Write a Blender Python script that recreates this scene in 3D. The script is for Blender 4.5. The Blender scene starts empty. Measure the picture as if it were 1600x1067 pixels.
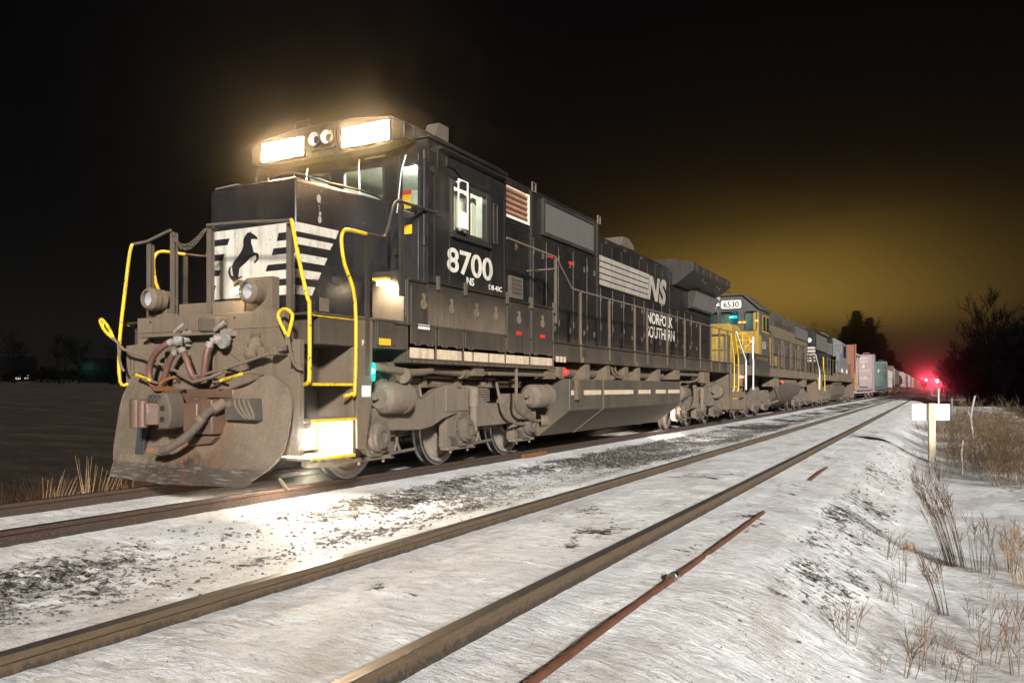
import bpy, bmesh, math, random
from mathutils import Vector, Matrix, noise
random.seed(7)
C = bpy.context.scene.collection
R = math.radians

class MB:
    """collects simple shapes into one mesh"""
    def __init__(s): s.v = []; s.f = []; s.mi = []; s.m = 0
    def add(s, vs, fs):
        o = len(s.v); s.v += [tuple(p) for p in vs]
        for f in fs: s.f.append(tuple(o + i for i in f)); s.mi.append(s.m)
    def box(s, x0, x1, y0, y1, z0, z1):
        s.add([(x0,y0,z0),(x1,y0,z0),(x1,y1,z0),(x0,y1,z0),(x0,y0,z1),(x1,y0,z1),(x1,y1,z1),(x0,y1,z1)],
              [(0,3,2,1),(4,5,6,7),(0,1,5,4),(1,2,6,5),(2,3,7,6),(3,0,4,7)]); return s
    def prism(s, poly, ax, a, b):
        n = len(poly)
        def P(p, t): return {'x': (t, p[0], p[1]), 'y': (p[0], t, p[1]), 'z': (p[0], p[1], t)}[ax]
        s.add([P(p, a) for p in poly] + [P(p, b) for p in poly],
              [tuple(range(n)), tuple(range(2*n-1, n-1, -1))] + [(i, (i+1) % n, n+(i+1) % n, n+i) for i in range(n)]); return s
    def rings(s, rings, caps=True, loop=True):
        n = len(rings[0]); o = []
        for r in rings: o += list(r)
        fs = []
        for k in range(len(rings)-1):
            for i in range(n if loop else n-1):
                fs.append((k*n+i, k*n+(i+1) % n, (k+1)*n+(i+1) % n, (k+1)*n+i))
        if caps and loop: fs += [tuple(range(n-1, -1, -1)), tuple(range((len(rings)-1)*n, len(rings)*n))]
        s.add(o, fs); return s
    def cyl(s, p0, p1, r0, r1=None, n=16, caps=True):
        r1 = r0 if r1 is None else r1
        p0 = Vector(p0); p1 = Vector(p1); d = (p1-p0).normalized()
        u = d.orthogonal().normalized(); w = d.cross(u)
        A = [(math.cos(2*math.pi*i/n), math.sin(2*math.pi*i/n)) for i in range(n)]
        s.rings([[p0+(u*a+w*b)*r0 for a, b in A], [p1+(u*a+w*b)*r1 for a, b in A]], caps); return s
    def lathe(s, prof, c, d, n=24, caps=False):
        c = Vector(c); d = Vector(d).normalized(); u = d.orthogonal().normalized(); w = d.cross(u)
        A = [(math.cos(2*math.pi*i/n), math.sin(2*math.pi*i/n)) for i in range(n)]
        s.rings([[c+d*h+(u*a+w*b)*max(r, .0005) for a, b in A] for r, h in prof], caps); return s
    def tube(s, pts, r, n=8, sub=0, caps=True):
        pts = [Vector(p) for p in pts]
        if sub: pts = spline(pts, sub)
        m = len(pts); rr = r if isinstance(r, (list, tuple)) else [r]*m
        if len(rr) != m: rr = [rr[0]+(rr[-1]-rr[0])*i/(m-1) for i in range(m)]
        T = [(pts[min(i+1, m-1)]-pts[max(i-1, 0)]).normalized() for i in range(m)]
        u = T[0].orthogonal().normalized(); R_ = []
        for i in range(m):
            u = (u - T[i]*u.dot(T[i])).normalized(); w = T[i].cross(u)
            R_.append([pts[i]+(u*math.cos(2*math.pi*k/n)+w*math.sin(2*math.pi*k/n))*rr[i] for k in range(n)])
        s.rings(R_, caps); return s
    def ball(s, c, r, n=12, sz=1):
        s.lathe([(r*math.sin(math.pi*k/8), -r*sz*math.cos(math.pi*k/8)) for k in range(9)], c, (0,0,1), n); return s
    def build(s, name, mats, parent=None, bevel=0, ang=35, flat=False):
        me = bpy.data.meshes.new(name); me.from_pydata(s.v, [], s.f)
        for m in (mats if isinstance(mats, (list, tuple)) else [mats]): me.materials.append(m)
        if any(s.mi): me.polygons.foreach_set('material_index', s.mi)
        bm = bmesh.new(); bm.from_mesh(me); bmesh.ops.recalc_face_normals(bm, faces=bm.faces); bm.to_mesh(me); bm.free()
        if not flat:
            me.polygons.foreach_set('use_smooth', [True]*len(me.polygons)); me.set_sharp_from_angle(angle=R(ang))
        o = bpy.data.objects.new(name, me); C.objects.link(o)
        if parent: o.parent = parent
        if bevel:
            b = o.modifiers.new('bevel', 'BEVEL'); b.width = bevel; b.segments = 2; b.limit_method = 'ANGLE'; b.angle_limit = R(40); b.harden_normals = False
        return o

def spline(pts, k):
    out = []; n = len(pts)
    for i in range(n-1):
        p0, p1, p2, p3 = pts[max(i-1, 0)], pts[i], pts[i+1], pts[min(i+2, n-1)]
        for j in range(k):
            t = j/k
            out.append(.5*((2*p1)+(p2-p0)*t+(2*p0-5*p1+4*p2-p3)*t*t+(3*p1-p0-3*p2+p3)*t*t*t))
    return out+[pts[-1]]

def arc(c, r, a0, a1, n):
    return [(c[0]+r*math.cos(R(a0+(a1-a0)*i/n)), c[1]+r*math.sin(R(a0+(a1-a0)*i/n))) for i in range(n+1)]

def wall(mb, ax, t0, t1, u0, u1, w0, w1, holes):
    """slab with rectangular openings; ax = axis of its thickness"""
    us = sorted({u0, u1, *[h[0] for h in holes], *[h[1] for h in holes]})
    for a, b in zip(us, us[1:]):
        cut = sorted([(h[2], h[3]) for h in holes if h[0] <= a and h[1] >= b])
        z = w0; spans = []
        for c, d in cut: spans.append((z, c)); z = d
        spans.append((z, w1))
        for c, d in spans:
            if d-c > 1e-4:
                if ax == 'y': mb.box(a, b, t0, t1, c, d)
                else: mb.box(t0, t1, a, b, c, d)
    return mb

def empty(name, loc, label, cat, group=None, rz=0):
    o = bpy.data.objects.new(name, None); C.objects.link(o); o.location = loc; o.rotation_euler = (0, 0, rz)
    o.empty_display_size = .3
    return tag(o, label, cat, group)
def tag(o, label=None, cat=None, group=None, kind=None):
    for k, v in (('label', label), ('category', cat), ('group', group), ('kind', kind)):
        if v: o[k] = v
    return o
def copy_tree(o, parent=None):
    c = o.copy(); C.objects.link(c)
    if parent: c.parent = parent
    for ch in list(o.children): copy_tree(ch, c)
    return c

SIDE = Matrix(((0,0,1),(1,0,0),(0,1,0)))      # text reading towards +y, facing +x
FRONT = Matrix(((1,0,0),(0,0,-1),(0,1,0)))    # text reading towards +x, facing -y
def text(name, s, size, loc, rot, m, parent, bold=0, sx=1, align='LEFT', ext=.002, shear=0):
    cu = bpy.data.curves.new(name, 'FONT'); cu.body = s; cu.size = size; cu.extrude = ext; cu.offset = bold; cu.align_x = align; cu.shear = shear
    cu.resolution_u = 4
    t = bpy.data.objects.new('tmp', cu); C.objects.link(t)
    dg = bpy.context.evaluated_depsgraph_get(); me = bpy.data.meshes.new_from_object(t.evaluated_get(dg))
    bpy.data.objects.remove(t); bpy.data.curves.remove(cu)
    M = rot.to_4x4() @ Matrix.Diagonal((sx, 1, 1, 1)); M.translation = loc
    me.transform(M); me.materials.clear(); me.materials.append(m); me.name = name
    o = bpy.data.objects.new(name, me); C.objects.link(o)
    if parent: o.parent = parent
    return o
# ---------------------------------------------------------------- materials
class NG:
    def __init__(s, name):
        s.m = bpy.data.materials.new(name); s.m.use_nodes = True; s.t = s.m.node_tree; s.t.nodes.clear()
        s.out = s.n('ShaderNodeOutputMaterial')
    def n(s, typ, **kw):
        nd = s.t.nodes.new(typ)
        for k, v in kw.items(): setattr(nd, k, v)
        return nd
    def set(s, sock, v):
        if hasattr(v, 'node'): s.t.links.new(v, sock)
        elif isinstance(v, (tuple, list)) and len(v) == 3 and sock.type == 'RGBA': sock.default_value = (*v, 1)
        else: sock.default_value = v
    def coord(s, scale=(1,1,1), kind='Object'):
        tc = s.n('ShaderNodeTexCoord'); mp = s.n('ShaderNodeMapping'); s.t.links.new(tc.outputs[kind], mp.inputs[0]); mp.inputs['Scale'].default_value = scale
        return mp.outputs[0]
    def noise(s, scale, detail=4, rough=.55, vec=None, stretch=(1,1,1), dist=0):
        nd = s.n('ShaderNodeTexNoise'); s.t.links.new(vec or s.coord(stretch), nd.inputs['Vector'])
        nd.inputs['Scale'].default_value = scale; nd.inputs['Detail'].default_value = detail; nd.inputs['Roughness'].default_value = rough; nd.inputs['Distortion'].default_value = dist
        return nd.outputs['Fac']
    def rng(s, v, a, b, c=0., d=1., smooth=False):
        nd = s.n('ShaderNodeMapRange'); s.set(nd.inputs[0], v)
        if smooth: nd.interpolation_type = 'SMOOTHSTEP'
        for i, q in enumerate((a, b, c, d)): s.set(nd.inputs[1+i], q)
        return nd.outputs[0]
    def math(s, op, a, b=0., clamp=False):
        nd = s.n('ShaderNodeMath', operation=op); nd.use_clamp = clamp; s.set(nd.inputs[0], a); s.set(nd.inputs[1], b); return nd.outputs[0]
    def mix(s, f, a, b):
        nd = s.n('ShaderNodeMix', data_type='RGBA'); s.set(nd.inputs[0], f); s.set(nd.inputs[6], a); s.set(nd.inputs[7], b); return nd.outputs[2]
    def mixf(s, f, a, b):
        nd = s.n('ShaderNodeMix', data_type='FLOAT'); s.set(nd.inputs[0], f); s.set(nd.inputs[2], a); s.set(nd.inputs[3], b); return nd.outputs[0]
    def xyz(s, kind='Object'):
        tc = s.n('ShaderNodeTexCoord'); sp = s.n('ShaderNodeSeparateXYZ'); s.t.links.new(tc.outputs[kind], sp.inputs[0]); return sp.outputs
    def bump(s, h, strength=.3, dist=.01):
        nd = s.n('ShaderNodeBump'); s.set(nd.inputs['Height'], h); nd.inputs['Strength'].default_value = strength; nd.inputs['Distance'].default_value = dist; return nd.outputs[0]
    def bsdf(s, col, rough=.5, metal=0., normal=None, spec=.5, **kw):
        b = s.n('ShaderNodeBsdfPrincipled'); s.set(b.inputs['Base Color'], col); s.set(b.inputs['Roughness'], rough); s.set(b.inputs['Metallic'], metal)
        s.set(b.inputs['Specular IOR Level'], spec)
        if normal is not None: s.t.links.new(normal, b.inputs['Normal'])
        for k, v in kw.items(): s.set(b.inputs[k.replace('_', ' ')], v)
        s.t.links.new(b.outputs[0], s.out.inputs[0]); s.b = b
        return s.m

DUST = (.140, .103, .068)
def paint(name, col, rough=.4, dust=.25, dcol=DUST, z=None, chips=0, chipcol=(.02,.018,.016), specks=.12, bump=.15, streak=.5, dscale=1.6):
    g = NG(name)
    n1 = g.noise(dscale, 7, .62); n2 = g.noise(2.2, 4, .6, stretch=(5, 5, .45))
    amt = g.math('ADD', g.rng(n1, .35, .75, 0, 1), g.math('MULTIPLY', g.rng(n2, .4, .75, 0, 1), streak))
    amt = g.math('MULTIPLY', amt, dust)
    if z:
        zz = g.rng(g.xyz()[2], z[0], z[1], 1, 0, True)
        amt = g.math('ADD', amt, g.math('MULTIPLY', zz, g.rng(n1, .2, .6, .62, 1)))
    amt = g.math('MINIMUM', amt, .97)
    fine = g.noise(26, 5, .7)
    dc = g.mix(g.rng(fine, .3, .72), tuple(c*.72 for c in dcol), tuple(min(1, c*1.25) for c in dcol))
    c = g.mix(amt, col, dc)
    st_ = g.noise(3.2, 6, .66, stretch=(3.5, 3.5, .30)); c = g.mix(g.math('MULTIPLY', g.rng(st_, .50, .72), .55), c, tuple(q*.30 for q in dcol)); blot = g.noise(6.5, 5, .7); c = g.mix(g.rng(blot, .55, .75, 0, .5), c, tuple(q*.42 for q in dcol))
    if chips:
        cf = g.rng(g.noise(34, 3, .6), .70-chips*.3, .73-chips*.3)
        c = g.mix(cf, c, chipcol)
    if specks:
        sp = g.rng(g.noise(75, 1, .4), .735, .76)
        c = g.mix(g.math('MULTIPLY', sp, specks*3, True), c, tuple(min(1, q*1.9) for q in dcol))
    r = g.mixf(amt, rough, .82)
    r = g.math('ADD', r, g.rng(fine, .3, .7, -.06, .1), True)
    h = g.math('ADD', g.math('MULTIPLY', n1, .6), g.math('MULTIPLY', fine, .25))
    return g.bsdf(c, r, 0, g.bump(h, bump, .02))
def plain(name, col, rough=.6, metal=0., var=.25, scale=8, bump=.1, stretch=(1,1,1), spec=.5):
    g = NG(name); n = g.noise(scale, 6, .6, stretch=stretch)
    c = g.mix(g.rng(n, .3, .7), tuple(q*(1-var) for q in col), tuple(min(1, q*(1+var)) for q in col))
    return g.bsdf(c, rough, metal, g.bump(n, bump, .01), spec if rough < .86 else 0.)
def emit(name, col, strength, base=(.8,.8,.8)):
    g = NG(name); return g.bsdf(base, .3, Emission_Color=col, Emission_Strength=strength)
def rusty(name, a, b, rough=.85, scale=9, bump=.5, streak=(1,1,1), thr=(.35,.65)):
    g = NG(name); n = g.noise(scale, 8, .68, stretch=streak); n2 = g.noise(scale*.23, 4, .5); f = g.noise(60, 3, .6)
    c = g.mix(g.rng(n, *thr), a, b); c = g.mix(g.rng(n2, .45, .7, 0, .6), c, tuple(q*.55 for q in a)); c = g.mix(g.rng(f, .55, .75, 0, .4), c, tuple(q*.4 for q in b))
    return g.bsdf(c, rough, 0, g.bump(n, bump, .01))
def glass(name, tint=(.8,.9,.88), refl=.1):
    g = NG(name); t = g.n('ShaderNodeBsdfTransparent'); t.inputs[0].default_value = (*tint, 1)
    s = g.n('ShaderNodeBsdfGlossy'); s.inputs['Roughness'].default_value = .06
    m = g.n('ShaderNodeMixShader'); m.inputs[0].default_value = refl
    g.t.links.new(t.outputs[0], m.inputs[1]); g.t.links.new(s.outputs[0], m.inputs[2]); g.t.links.new(m.outputs[0], g.out.inputs[0]); return g.m

M = {}
M['black'] = paint('black_paint', (.007,.008,.010), .36, .07, z=(1.9, 2.7), specks=.12, bump=.05)
M['black_nose'] = paint('black_nose_paint', (.006,.006,.008), .33, .13, dcol=(.075,.07,.062), dscale=2.6, specks=.3, bump=.06, chips=.05, chipcol=(.3,.27,.24))
M['black_side'] = paint('black_paint_hood', (.007,.007,.008), .4, .10, z=(1.70, 2.25), specks=.1, bump=.06)
M['grime'] = paint('grimy_black_paint', (.020,.018,.016), .5, .38, z=(.9, 2.6), dcol=(.082,.060,.038), specks=.1, bump=.1)
M['dust'] = paint('road_dust', (.120,.086,.056), .85, .6, specks=.25, bump=.35, dcol=(.170,.124,.083), chips=.10, chipcol=(.06,.05,.042))
M['dustd'] = paint('dark_road_dust', (.072,.055,.040), .85, .5, specks=.15, bump=.3, dcol=(.14,.106,.076), chips=.1)
M['under'] = paint('underframe_grime', (.05,.043,.036), .85, .5, bump=.3)
M['tank'] = paint('tank_grime', (.050,.044,.034), .6, .6, dcol=(.118,.092,.060), z=(.2, .9), bump=.12)
def plow_mat():
    g = NG('scraped_plow_steel'); n = g.noise(1.5, 7, .62); st = g.noise(5, 6, .65, stretch=(2.2, 2.2, .22)); f = g.noise(30, 5, .7); dr = g.noise(16, 3, .5, stretch=(1.6, 1.6, .10)); sc = g.noise(22, 4, .6, stretch=(.22, 1, 2.2)); z = g.xyz()[2]; x = g.xyz()[0]
    c = g.mix(g.rng(f, .3, .72), (.115,.085,.058), (.195,.145,.098))
    mid = g.math('SUBTRACT', 1., g.rng(g.math('ABSOLUTE', g.math('SUBTRACT', x, -.05)), .15, .95), True); low = g.rng(z, .75, .15)
    dk = g.math('MULTIPLY', g.rng(g.math("ADD", n, g.math("MULTIPLY", st, .6)), .66, .86), g.math('ADD', .35, g.math('MULTIPLY', mid, low)), True); c = g.mix(dk, c, (.030,.026,.023))
    ru = g.math('MULTIPLY', g.rng(st, .46, .60), g.math('MULTIPLY', mid, g.rng(n, .30, .5))); c = g.mix(g.math('MULTIPLY', ru, .85), c, (.20,.085,.035))
    c = g.mix(g.math('MULTIPLY', g.rng(dr, .66, .72), g.math('MULTIPLY', g.rng(n, .45, .6), .6)), c, (.36,.31,.25))
    edge = g.rng(z, .30, .27); c = g.mix(g.math('MULTIPLY', edge, .7), c, (.048,.038,.030)); c = g.mix(g.math('MULTIPLY', edge, g.rng(sc, .55, .64, 0, .8)), c, (.17,.15,.13)); c = g.mix(g.math('MULTIPLY', edge, g.rng(sc, .36, .32, 0, .9)), c, (.012,.011,.010))
    c = g.mix(g.rng(g.noise(70, 1, .4), .72, .75, 0, .8), c, (.03,.025,.02))
    return g.bsdf(c, g.mixf(dk, .7, .5), 0, g.bump(g.math('ADD', g.math('MULTIPLY', n, .7), g.math('MULTIPLY', f, .25)), .35, .02))
M['plow'] = plow_mat()
M['yellow'] = paint('yellow_paint', (.74,.48,.01), .45, .10, chips=.28, specks=0, bump=.1)
M['white'] = paint('white_paint', (.56,.52,.45), .5, .3, dcol=(.36,.30,.23), chips=.16, chipcol=(.1,.08,.06), specks=0, bump=.03)
M['letter'] = paint('letter_paint', (.66,.61,.53), .5, .2, dcol=(.4,.34,.27), specks=0, bump=.03)
M['letterdull'] = paint('dull_letter_paint', (.36,.32,.27), .55, .4, dcol=(.22,.18,.145), chips=.25, specks=0, bump=.03)
M['refl'] = paint('reflective_tape', (.62,.48,.33), .35, .3, dcol=(.4,.3,.2), chips=.35, chipcol=(.75,.66,.52), specks=0, bump=.3)
M['reflwhite'] = plain('white_reflector', (.8,.77,.7), .4, 0, .15, 30)
M['steel'] = plain('bright_steel', (.55,.53,.5), .28, 1, .2)
M['chrome'] = plain('lamp_reflector', (.75,.75,.75), .22, .55, .05, bump=.0)
M['lens'] = glass('lamp_lens', (.97,.97,.97), .05)
M['glass'] = glass('cab_glass', (.92,.95,.93), .05)
M['glassdark'] = plain('dark_window_glass', (.02,.025,.026), .08, 0, .3)
M['rust'] = rusty('rusty_iron', (.16,.065,.03), (.28,.13,.07))
M['ruststeel'] = rusty('worn_coupler_steel', (.13,.058,.034), (.105,.075,.055), .42, 14)
M['pipe'] = rusty('dark_rusty_pipe', (.10,.034,.017), (.15,.06,.03), .8, 12)
M['tdust'] = paint('truck_dust', (.125,.096,.070), .85, .7, specks=.3, bump=.45, dcol=(.185,.143,.103), chips=.08, chipcol=(.06,.05,.042))  # dust made paler on the trucks, low frontal light put into its colour
M['tdustd'] = paint('truck_dark_dust', (.085,.067,.052), .85, .6, specks=.2, bump=.3, dcol=(.16,.125,.095), chips=.1)  # darker truck dust, lightened for the same low light
M['orange_rust'] = rusty('orange_rust', (.22,.085,.022), (.09,.04,.02), .85, 16)
M['hose'] = rusty('reddish_hose_rubber', (.17,.07,.05), (.10,.048,.038), .55, 6, .15)
M['valve'] = plain('grey_valve_metal', (.20,.18,.155), .6, 0, .25, 14)
M['rubber'] = plain('black_rubber', (.022,.021,.02), .6, 0, .4)
M['redtag'] = plain('red_decal', (.55,.03,.02), .5, 0, .3, 20)
M['yellowtag'] = plain('yellow_decal', (.75,.42,.02), .5, 0, .2, 20)
M['cabgreen'] = plain('cab_interior_green', (.52,.56,.50), .6, 0, .1)
M['cream'] = plain('cream_curtain', (.75,.68,.52), .8, 0, .12, 3, .1, (6,6,.5))
M['louver'] = rusty('rusty_louver', (.32,.13,.075), (.42,.22,.14), .7, 7, .2)
M['screen'] = plain('intake_screen', (.13,.118,.108), .55, .2, .3, 4, .15, (30,30,.6))
M['wheel'] = rusty('wheel_steel', (.18,.142,.11), (.27,.22,.18), .6, 6, .2)
M['tread'] = plain('polished_tread', (.35,.33,.31), .3, 1, .2)
M['numboard'] = emit('lit_number_board', (1, .62, .30), 230)
M['bulb'] = emit('lit_bulb', (1, .80, .5), 160)
M['bulbsmall'] = emit('small_lit_bulb', (1, .80, .5), 60)
M['steplamp'] = emit('lit_step_lamp', (1, .80, .52), 25)
M['green_lamp'] = emit('green_lamp_lens', (.0, .85, .75), 9)
M['green_glass'] = emit('green_lamp_glass', (.0, .55, .5), .6, (.02,.4,.38))
M['red_lamp'] = emit('red_lamp_lens', (1, .02, .02), 1.2, (.5,.02,.02))
# ---------------------------------------------------------------- layout of the place (metres, z = 0 at the top of rail)
XT, X2, GA = -7.358, -2.795, .7525          # centre lines of the two tracks, half distance between rail heads
PROF = [(-900,14),(-145,2.0),(-40,-.55),(-20,-.85),(-12.5,-1.0),(-10.6,-.85),(-9.3,-.24),(-8.7,-.15),(-8.2,-.115),(-7.3,-.11),(-6.5,-.115),(-6.2,-.14),(-5.1,-.19),
        (-3.95,-.115),(-3.6,-.085),(-2.8,-.08),(-2.08,-.095),(-1.78,-.135),(-1.45,-.155),(-1.2,-.165),(-.95,-.26),(-.35,-.57),(.3,-.63),(1.5,-.58),(4,-.5),(12,-.3),(60,.2),(900,2)]
def sstep(a, b, x):
    t = max(0., min(1., (x-a)/(b-a))); return t*t*(3-2*t)
def base_z(x):
    for (a, p), (b, q) in zip(PROF, PROF[1:]):
        if x <= b:
            return p+(q-p)*(x-a)/(b-a)
    return PROF[-1][1]
def base_s(x): return base_z(x) if abs(x) > 15 else sum(base_z(x+d)*k for d, k in ((-.34,.1),(-.2,.2),(0,.4),(.2,.2),(.34,.1)))
def fbm(x, y, o=4, s=0.):
    return noise.fractal(Vector((x, y, s)), .9, 2.1, o)
def ridge(x, y, s=0.):
    return 1-abs(noise.noise(Vector((x, y, s))))*2
RAILS = (XT-GA, XT+GA, X2-GA, X2+GA)
def gravel(x, y):
    n = fbm(x*.7, y*.45, 4, 3.3); m = fbm(x*2.1, y*1.6, 3, 9.1)
    a = .05+.10*max(0, n)
    w = sstep(-6.25, -5.9, x)*(1-sstep(-4.5, -4.0, x))
    a += w*(.32+.30*n+.16*m+.10*sstep(7, 13, y))
    a += (.12+.12*n)*sstep(8, 18, y)*sstep(-6.5, -6.2, x)*(1-sstep(-4.1, -3.7, x))
    a += .20*sstep(6, 30, y)*sstep(-9.4, -8.9, x)*(1-sstep(-6.8, -6.5, x))
    s = sstep(-1.22, -1.0, x)*(1-sstep(-.55, -.3, x))
    a += s*sstep(4.6, 7.0, y)*(.30+.26*n+.2*m)*(1-.5*sstep(14, 20, y))
    a += sstep(-3.45,-3.1,x)*(1-sstep(-2.5,-2.2,x))*(.55*n+.35*m-.04)+sstep(-2.0,-1.8,x)*(1-sstep(-1.5,-1.3,x))*(.4*n+.3*m-.05)
    a += sstep(.6, 1.6, x)*(.25+.6*n)*sstep(9, 14, y)
    return max(0., min(1., a))
def ground_z(x, y, detail=True):
    z = base_s(x)
    if abs(x) > 40 or y > 150: return z + .15*fbm(x*.05, y*.05, 3)
    e = 1.
    for r in RAILS: e = min(e, sstep(.06, .30, abs(x-r)))
    z += .028*e*fbm(x*.9, y*1.3, 4, 1.7)
    if x > -1.1: z += .05*sstep(-1.1, 0, x)*fbm(x*.5, y*.6, 3, 5.)
    if x < -9.5: z += .10*fbm(x*.35, y*.6, 4, 8.)
    if detail:
        k = .4+.6*e
        z += k*.011*fbm(x*2.6+y*.7, y*6.5, 4, 2.)+k*.007*fbm(x*9+y*2, y*21, 3, 4.)
        g = gravel(x, y)
        if g > .25: z += (g-.25)*.03*noise.noise(Vector((x*17, y*17, 1.)))
        z -= .014
    return z
def graded(a, b, d0, k, lim):
    out = [a]; 
    while out[-1] < b: out.append(out[-1]+min(lim, d0+k*abs(out[-1])))
    out[-1] = b; return out

ys = [-400, -120, -40, -16, -7, -3, -1, .2, 1.2] + graded(2., 46., .012, .0105, .5) + graded(47, 260, 1.2, .012, 9)[1:] + [300, 360, 450, 600, 900, 1500, 3000]
xs = [-3000, -1600, -900, -600, -400, -280, -200, -145, -110, -85, -65, -50, -40, -32, -27, -23, -20, -17.5, -15.5, -14, -13, -12.3]
x = -11.8
while x < -9.2: xs.append(x); x += .09
x = -9.2
while x < -6.8: xs.append(x); x += .05
while x < -3.9: xs.append(x); x += .034
while x < .9: xs.append(x); x += .024
while x < 2.2: xs.append(x); x += .06
while x < 4: xs.append(x); x += .2
xs += [4.4, 5, 6, 7.5, 9.5, 12, 16, 22, 30, 40, 60, 90, 140, 220, 400, 900, 1600, 3000]
# the lines of the sheet run along the foot of each rail
vs = [(x, y, ground_z(x, y, 1. < y < 46 and -12 < x < 4)) for y in ys for x in xs]
nx = len(xs)
fs = [(j*nx+i, j*nx+i+1, (j+1)*nx+i+1, (j+1)*nx+i) for j in range(len(ys)-1) for i in range(nx-1)]
me = bpy.data.meshes.new('ground'); me.from_pydata(vs, [], fs); me.polygons.foreach_set('use_smooth', [True]*len(fs))
at = me.attributes.new('gravel', 'FLOAT', 'POINT'); at.data.foreach_set('value', [gravel(v[0], v[1]) if abs(v[0]) < 15 else 0. for v in vs])
def fieldness(x, y):
    n = .5*fbm(x*.8, y*.8, 3, 2.)
    a = sstep(-9.35, -9.75, x+.4*n) if x < 0 else 0
    b = sstep(2.6, 4.2, x+1.2*n-.02*max(0, y-10)) if x > 0 else 0
    return max(a, b, sstep(60, 150, y)*.6)
at = me.attributes.new('field', 'FLOAT', 'POINT'); at.data.foreach_set('value', [fieldness(v[0], v[1]) for v in vs])
ground = bpy.data.objects.new('ground', me); C.objects.link(ground); tag(ground, kind='structure')

g = NG('snow_and_gravel')
def attr(n):
    a = g.n('ShaderNodeAttribute', attribute_name=n); return a.outputs['Fac']
co = g.coord((1,1,1))
nb = g.noise(1.1, 6, .6, co); nm = g.noise(9, 6, .65, co); nf = g.noise(46, 4, .6, co); nst = g.noise(7.5, 9, .70, stretch=(.75, 2.0, 1), dist=.35)
vor = g.n('ShaderNodeTexVoronoi'); g.t.links.new(co, vor.inputs['Vector']); vor.inputs['Scale'].default_value = 24
vcol = vor.outputs['Color']; sep = g.n('ShaderNodeSeparateColor'); g.t.links.new(vcol, sep.inputs[0])
stone = g.mix(sep.outputs[0], (.060,.056,.050), (.24,.21,.185)); stone = g.mix(g.rng(sep.outputs[1], .8, .9), stone, (.22,.10,.05)); stone = g.mix(g.rng(vor.outputs['Distance'], .35, .7), stone, (.012,.011,.010))
nb2 = g.noise(1.5, 6, .62, stretch=(1.3, .38, 1)); snow = g.mix(g.rng(nb, .42, .66), (.92,.92,.92), (.78,.75,.72)); snow = g.mix(g.rng(nb2, .52, .68, 0, .8), snow, (.55,.50,.455)); snow = g.mix(g.rng(nst, .54, .74, 0, .7), snow, (.42,.37,.33))
crn = g.noise(7, 5, .6, stretch=(.35, 2.4, 1), dist=1.2); cr = g.rng(g.math('ABSOLUTE', g.math('SUBTRACT', crn, .5)), .004, .022, 1, 0); cr = g.math('MULTIPLY', cr, g.rng(nm, .40, .6)); snow = g.mix(g.math('MULTIPLY', cr, .7), snow, (.26,.23,.20)); snow = g.mix(g.rng(nf, .58, .74, 0, .45), snow, (.42,.39,.36)); gr_ = g.noise(210, 2, .6, co); snow = g.mix(g.rng(gr_, .35, .65, .22, 0), snow, (.45,.42,.39)); spk = g.noise(95, 3, .7, co); snow = g.mix(g.math('MULTIPLY', g.rng(spk, .60, .66), g.rng(nb, .38, .55, .25, .95)), snow, (.10,.088,.075))
gm = g.math('ADD', attr('gravel'), g.math('MULTIPLY', g.math('SUBTRACT', nm, .5), 1.2)); gm = g.math('ADD', gm, g.math('MULTIPLY', g.math('SUBTRACT', nst, .5), 1.5)); gm = g.math('ADD', gm, g.math('MULTIPLY', g.math('SUBTRACT', nf, .5), .6))
gm = g.rng(gm, .44, .60, 0, 1, True)
col = g.mix(gm, snow, stone)
unlit_soil = g.mix(g.rng(nm, .35, .65), (.018,.011,.0065), (.034,.023,.014)); unlit_soil = g.mix(g.rng(g.noise(.5, 6, .7, stretch=(.35, 1.4, 1)), .48, .72, 0, .7), unlit_soil, (.075,.060,.047))  # field soil darkened in its colour for ground the light does not reach
fm = g.rng(g.math('ADD', attr('field'), g.math('MULTIPLY', g.math('SUBTRACT', nm, .5), .7)), .4, .6)
col = g.mix(fm, col, unlit_soil)
h = g.math('SUBTRACT', g.math('MULTIPLY', nst, 1.0), g.math('MULTIPLY', cr, .25)); h = g.math('ADD', h, g.math('MULTIPLY', nf, .22)); h = g.math('ADD', h, g.math('MULTIPLY', g.math('MULTIPLY', gm, g.rng(vor.outputs['Distance'], 0, .6, 1, 0)), .9))
me.materials.append(g.bsdf(col, g.mixf(gm, .6, .85), 0, g.bump(h, .85, .045), spec=.3))

# ---------------------------------------------------------------- tracks
HEAD = [(-.036,0),(.036,0),(.038,-.006),(.037,-.036),(.012,-.05),(.009,-.075),(.009,-.14),(.03,-.158),(.075,-.170),(.075,-.186),(-.075,-.186),(-.075,-.170),(-.03,-.158),(-.009,-.14),(-.009,-.075),(-.012,-.05),(-.037,-.036),(-.038,-.006)]
def rail_mat(name, side, top):
    g = NG(name); n = g.noise(7, 7, .65, stretch=(6,.8,6)); dr = g.noise(26, 4, .6, stretch=(1,1,.12)); f = g.noise(70, 3, .6)
    z = g.xyz()[2]
    c = g.mix(g.rng(n, .3, .7), side, tuple(q*1.7 for q in side)); zz = g.rng(g.math('ADD', z, g.math('MULTIPLY', dr, .12)), -.035, -.004, 1, 0)
    c = g.mix(g.math('MULTIPLY', zz, .88), c, (.022,.018,.015)); c = g.mix(g.rng(f, .5, .7, 0, .5), c, (.19,.10,.05))
    tp = g.rng(z, -.006, -.002); c = g.mix(tp, c, top)
    return g.bsdf(c, g.mixf(tp, .85, .42), g.mixf(tp, 0, .55), g.bump(n, .3, .01))
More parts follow.
